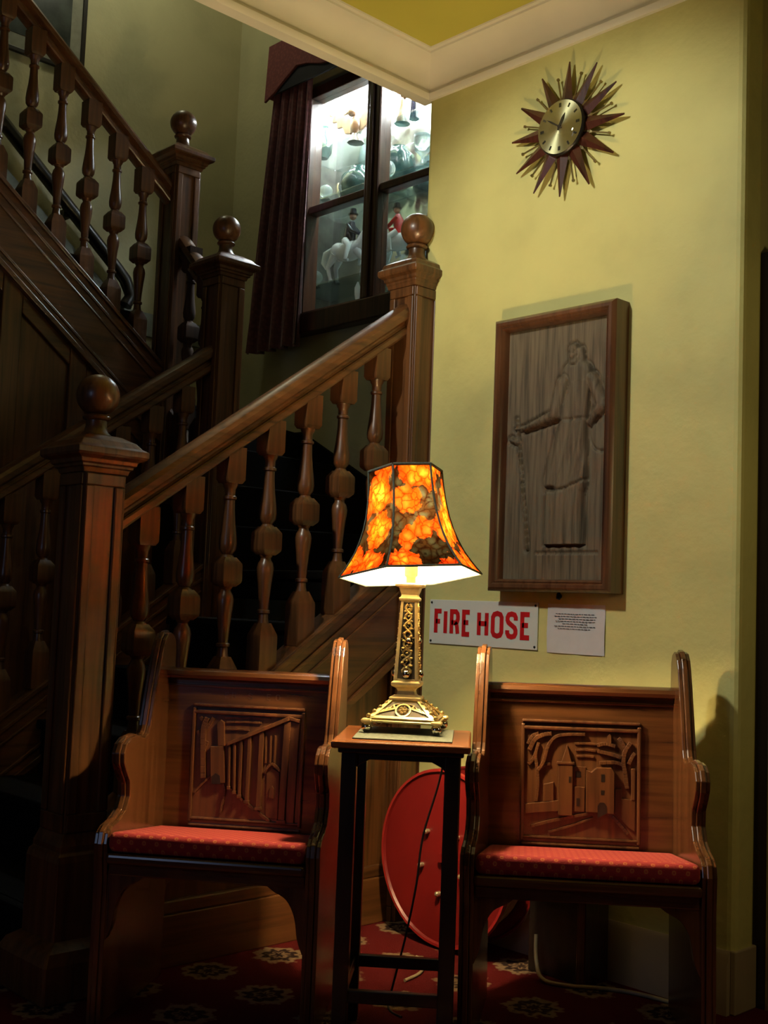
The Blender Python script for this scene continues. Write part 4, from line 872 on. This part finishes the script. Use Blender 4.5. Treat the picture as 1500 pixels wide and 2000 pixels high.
def col_face(rot):
    a = R(rot); ca, sa = math.cos(a), math.sin(a)
    def F3(u, v, wv):
        hw_ = 0.0290-0.0112*v; x = u*hw_; y = -hw_-wv; z = 0.131+0.207*v
        return (ca*x-sa*y, sa*x+ca*y, z)
    m = MB()
    for s in (-1, 1): m.prism([(s*1.08, 0), (s*0.80, 0), (s*0.80, 1), (s*1.08, 1)], F3, -0.001, 0.004)
    m.prism([(-0.8, 0), (0.8, 0), (0.8, 0.02), (-0.8, 0.02)], F3, 0, 0.003); m.prism([(-0.8, 0.98), (0.8, 0.98), (0.8, 1), (-0.8, 1)], F3, 0, 0.003)
    m.build('edge_strip', 'pale_gold', colm, bevel=0.001)
    m = MB(); pts = [(0.42*math.sin(k*0.62), 0.06+0.90*k/40, 0.003) for k in range(41)]
    m.tube([F3(*p) for p in pts], 0.0034, 6)
    pts = [(-0.42*math.sin(k*0.62), 0.06+0.90*k/40, 0.0025) for k in range(41)]
    m.tube([F3(*p) for p in pts], 0.0030, 6)
    random.seed(11+rot)
    for k in range(26):
        v = 0.16+0.80*k/26; u = 0.50*math.sin(k*2.1); q = random.uniform(0, 6.28)
        m.ball(F3(u, v, 0.0035), 0.0052*(1.05-0.35*v), 8, 5, (1, 1, 0.7))
        m.ribbon([(u, v), (u+0.30*math.cos(q), v+0.028*math.sin(q)), (u+0.46*math.cos(q+0.7), v+0.042*math.sin(q+.7))], 0.012, F3, 0.001, 0.005)
    m.build('vine_ornament', 'antique_gold', colm, smooth=60)
    MB().ball(F3(0.0, 0.085, 0.004), 0.0115, 14, 8).build('fruit_boss', 'silver_ball', colm, smooth=60)
    MB().ball(F3(0.12, 0.50, 0.003), 0.0085, 12, 7).build('fruit_boss', 'silver_ball', colm, smooth=60)
for r_ in (0, 90, 180, 270): col_face(r_)
MB().sq([(0.019, 0.336), (0.026, 0.339), (0.027, 0.345), (0.022, 0.349), (0.021, 0.354), (0.026, 0.368), (0.027, 0.372), (0.036, 0.376), (0.037, 0.382), (0.030, 0.385)]).build('capital', 'pale_gold', lp, bevel=0.0012)
MB().lathe([(0.013, 0.383), (0.013, 0.40), (0.018, 0.405), (0.018, 0.440), (0.020, 0.446), (0.012, 0.452)], n=18).build('socket', 'pale_gold', lp, smooth=35)
BZ = 0.548
MB().lathe([(0.006, 0.452), (0.019, 0.460), (0.024, 0.475), (0.026, 0.50), (0.026, 0.60), (0.022, 0.622), (0.013, 0.634), (0.002, 0.638)], n=10).build('bulb', 'bulb_glow', lp, smooth=60)
# shade
SZ0, SZH = 0.405, 0.283
PROF = [(0.0, 0.192), (0.06, 0.178), (0.13, 0.1635), (0.22, 0.147), (0.32, 0.1335), (0.44, 0.121), (0.56, 0.1120), (0.70, 0.1055), (0.85, 0.1015), (1.0, 0.100)]
sh = MB()
def hexpt(i, r, z): a = R(60*i+0.0)+SHROT; return (r*math.cos(a), r*math.sin(a), z)
# near-left corner of the hexagon sits 20 degrees left of the direction to the camera
dircam = math.atan2(-0.688, 0.725); SHROT = dircam-R(20)-R(LA)
lin = MB().rings([[hexpt(i, r-0.0045, t*SZH) for i in range(6)] for t, r in PROF], cap=False).build('lamp_shade', 'shade_lining', lp)
lin.location = (0, 0, SZ0)
vdir = Vector((-math.sin(YAW-R(LA)), math.cos(YAW-R(LA)), 0)); sdir = Vector((math.cos(YAW-R(LA)), math.sin(YAW-R(LA)), 0))
tilt = Matrix.Rotation(R(-5.0), 3, vdir) @ Matrix.Rotation(R(-7.0), 3, sdir)   # the shade sits askew: right and near edges higher
lin.rotation_euler = tilt.to_euler()
for i in range(6):
    m = MB(); rs = []
    for t, r in PROF:
        a, b = Vector(hexpt(i, r, t*SZH)), Vector(hexpt(i+1, r, t*SZH)); rs.append([a.lerp(b, k/4) for k in range(5)])
    m.rings(rs, cap=False, close=False).build('shade_panel', 'shade_fabric', lin)
    MB().tube([hexpt(i, r+0.0005, t*SZH) for t, r in PROF], 0.0030, 6).build('shade_rib', 'mat_cloth', lin, smooth=60)
for r, z, rad, nm in ((0.100, SZH, 0.0042, 'top_trim'), (0.192, 0.0, 0.0030, 'bottom_trim')):
    m = MB()
    for i in range(6): m.tube([hexpt(i, r, z), hexpt(i+1, r, z)], rad, 8)
    m.build(nm, 'mat_cloth', lin, smooth=60)
m = MB()
for i in range(3): m.tube([hexpt(2*i, 0.097, SZH-0.012), (0, 0, SZH-0.03)], 0.0018, 6)
m.build('shade_spider', 'gold_metal', lin)

# ------------------------------------------------------------------ fire hose reel, cords
YR = -0.20
re = thing('fire_hose_reel', 'round red fire hose reel standing on the floor behind the lamp table', 'hose reel', (0.392, 0, 0))
def disc(y, r0=0.278):
    return [(0.02, y-0.004), (r0-0.012, y-0.004), (r0-0.006, y-0.012), (r0, y-0.012), (r0, y+0.006), (r0-0.008, y+0.006), (r0-0.012, y+0.004), (0.02, y+0.004)]
def ydisc(y, name, mat):
    o = MB().rings([[(rr*math.cos(2*math.pi*i/56), yy, 0.288+rr*math.sin(2*math.pi*i/56)) for i in range(56)] for rr, yy in disc(y)]).build(name, mat, re, smooth=35); return o
fd = ydisc(YR, 'front_disc', 'reel_red'); ydisc(-0.06, 'back_disc', 'reel_red')
MB().rings([[(rr*math.cos(2*math.pi*i/56), yy, 0.288+rr*math.sin(2*math.pi*i/56)) for i in range(56)] for rr, yy in ((0.270, YR-0.0125), (0.2785, YR-0.0125), (0.2790, YR+0.004), (0.270, YR+0.002))], cap=False).build('rim', 'reel_rim', fd, smooth=40)
for i in range(7):
    m = MB(); rr = 0.225
    m.tube([(rr*math.cos(2*math.pi*k/40), -0.178+0.016*i, 0.288+rr*math.sin(2*math.pi*k/40)) for k in range(41)], 0.010, 8)
    m.build('hose_turn', 'hose_canvas', re, smooth=60)
MB().tube([(0, YR-0.02, 0.288), (0, -0.002, 0.288)], 0.014, 16).build('axle', 'reel_red', re, smooth=40)
for x, z in ((-0.071, 0.360), (-0.092, 0.250), (-0.012, 0.173), (0.085, 0.245), (0.06, 0.36)):
    MB().tube([(x, YR-0.003, z), (x, YR-0.016, z)], 0.0085, 10).ball((x, YR-0.016, z), 0.009, 10, 6).build('bolt', 'bolt_metal', fd, smooth=50)
MB().box(-0.05, 0.05, -0.03, -0.001, 0.05, 0.5).build('wall_bracket', 'dark_metal', re)
MB().tube([(0.24, YR-0.03, 0.34), (0.25, YR-0.03, 0.30), (0.24, YR-0.025, 0.25)], 0.016, 10).build('hose_end', 'hose_canvas', re, smooth=60)

def local(th, x, y, z): 
    a = th.rotation_euler.z; return (th.location.x+math.cos(a)*x-math.sin(a)*y, th.location.y+math.sin(a)*x+math.cos(a)*y, z)
cpts = [(0.786, -0.62, 0.74), (0.735, -0.60, 0.60), (0.70, -0.62, 0.45), (0.70, -0.64, 0.32), (0.685, -0.66, 0.18), (0.675, -0.69, 0.06), (0.69, -0.72, 0.006), (0.76, -0.74, 0.005)]
tag(MB().tube(smooth_line(cpts, 5), 0.003, 8).build('lamp_cord', 'black_cord', None, smooth=60), 'thin dark lamp cord dropping behind the table to the carpet', 'cord')
c2 = [(0.74, -0.16, 0.12), (0.755, -0.175, 0.05), (0.80, -0.20, 0.012), (0.87, -0.175, 0.006), (0.95, -0.11, 0.006), (1.05, -0.065, 0.006), (1.22, -0.05, 0.006)]
tag(MB().tube(smooth_line(c2, 6), 0.006, 8).build('floor_cable', 'pale_cable', None, smooth=60), 'pale cable lying along the baseboard under the castle armchair', 'cable')
c3 = [(0.41, -0.33, 0.006), (0.48, -0.37, 0.005), (0.53, -0.44, 0.005), (0.55, -0.52, 0.005)]
tag(MB().tube(smooth_line(c3, 6), 0.005, 8).build('cable_end', 'pale_cable', None, smooth=60), 'short pale cable end on the carpet beneath the side table', 'cable')
post = thing('shadow_filler', 'dark filler box for the mostly shaded patch at the baseboard under the castle armchair', 'box')  # guessed box, added to fill a dark patch that is mostly shadow
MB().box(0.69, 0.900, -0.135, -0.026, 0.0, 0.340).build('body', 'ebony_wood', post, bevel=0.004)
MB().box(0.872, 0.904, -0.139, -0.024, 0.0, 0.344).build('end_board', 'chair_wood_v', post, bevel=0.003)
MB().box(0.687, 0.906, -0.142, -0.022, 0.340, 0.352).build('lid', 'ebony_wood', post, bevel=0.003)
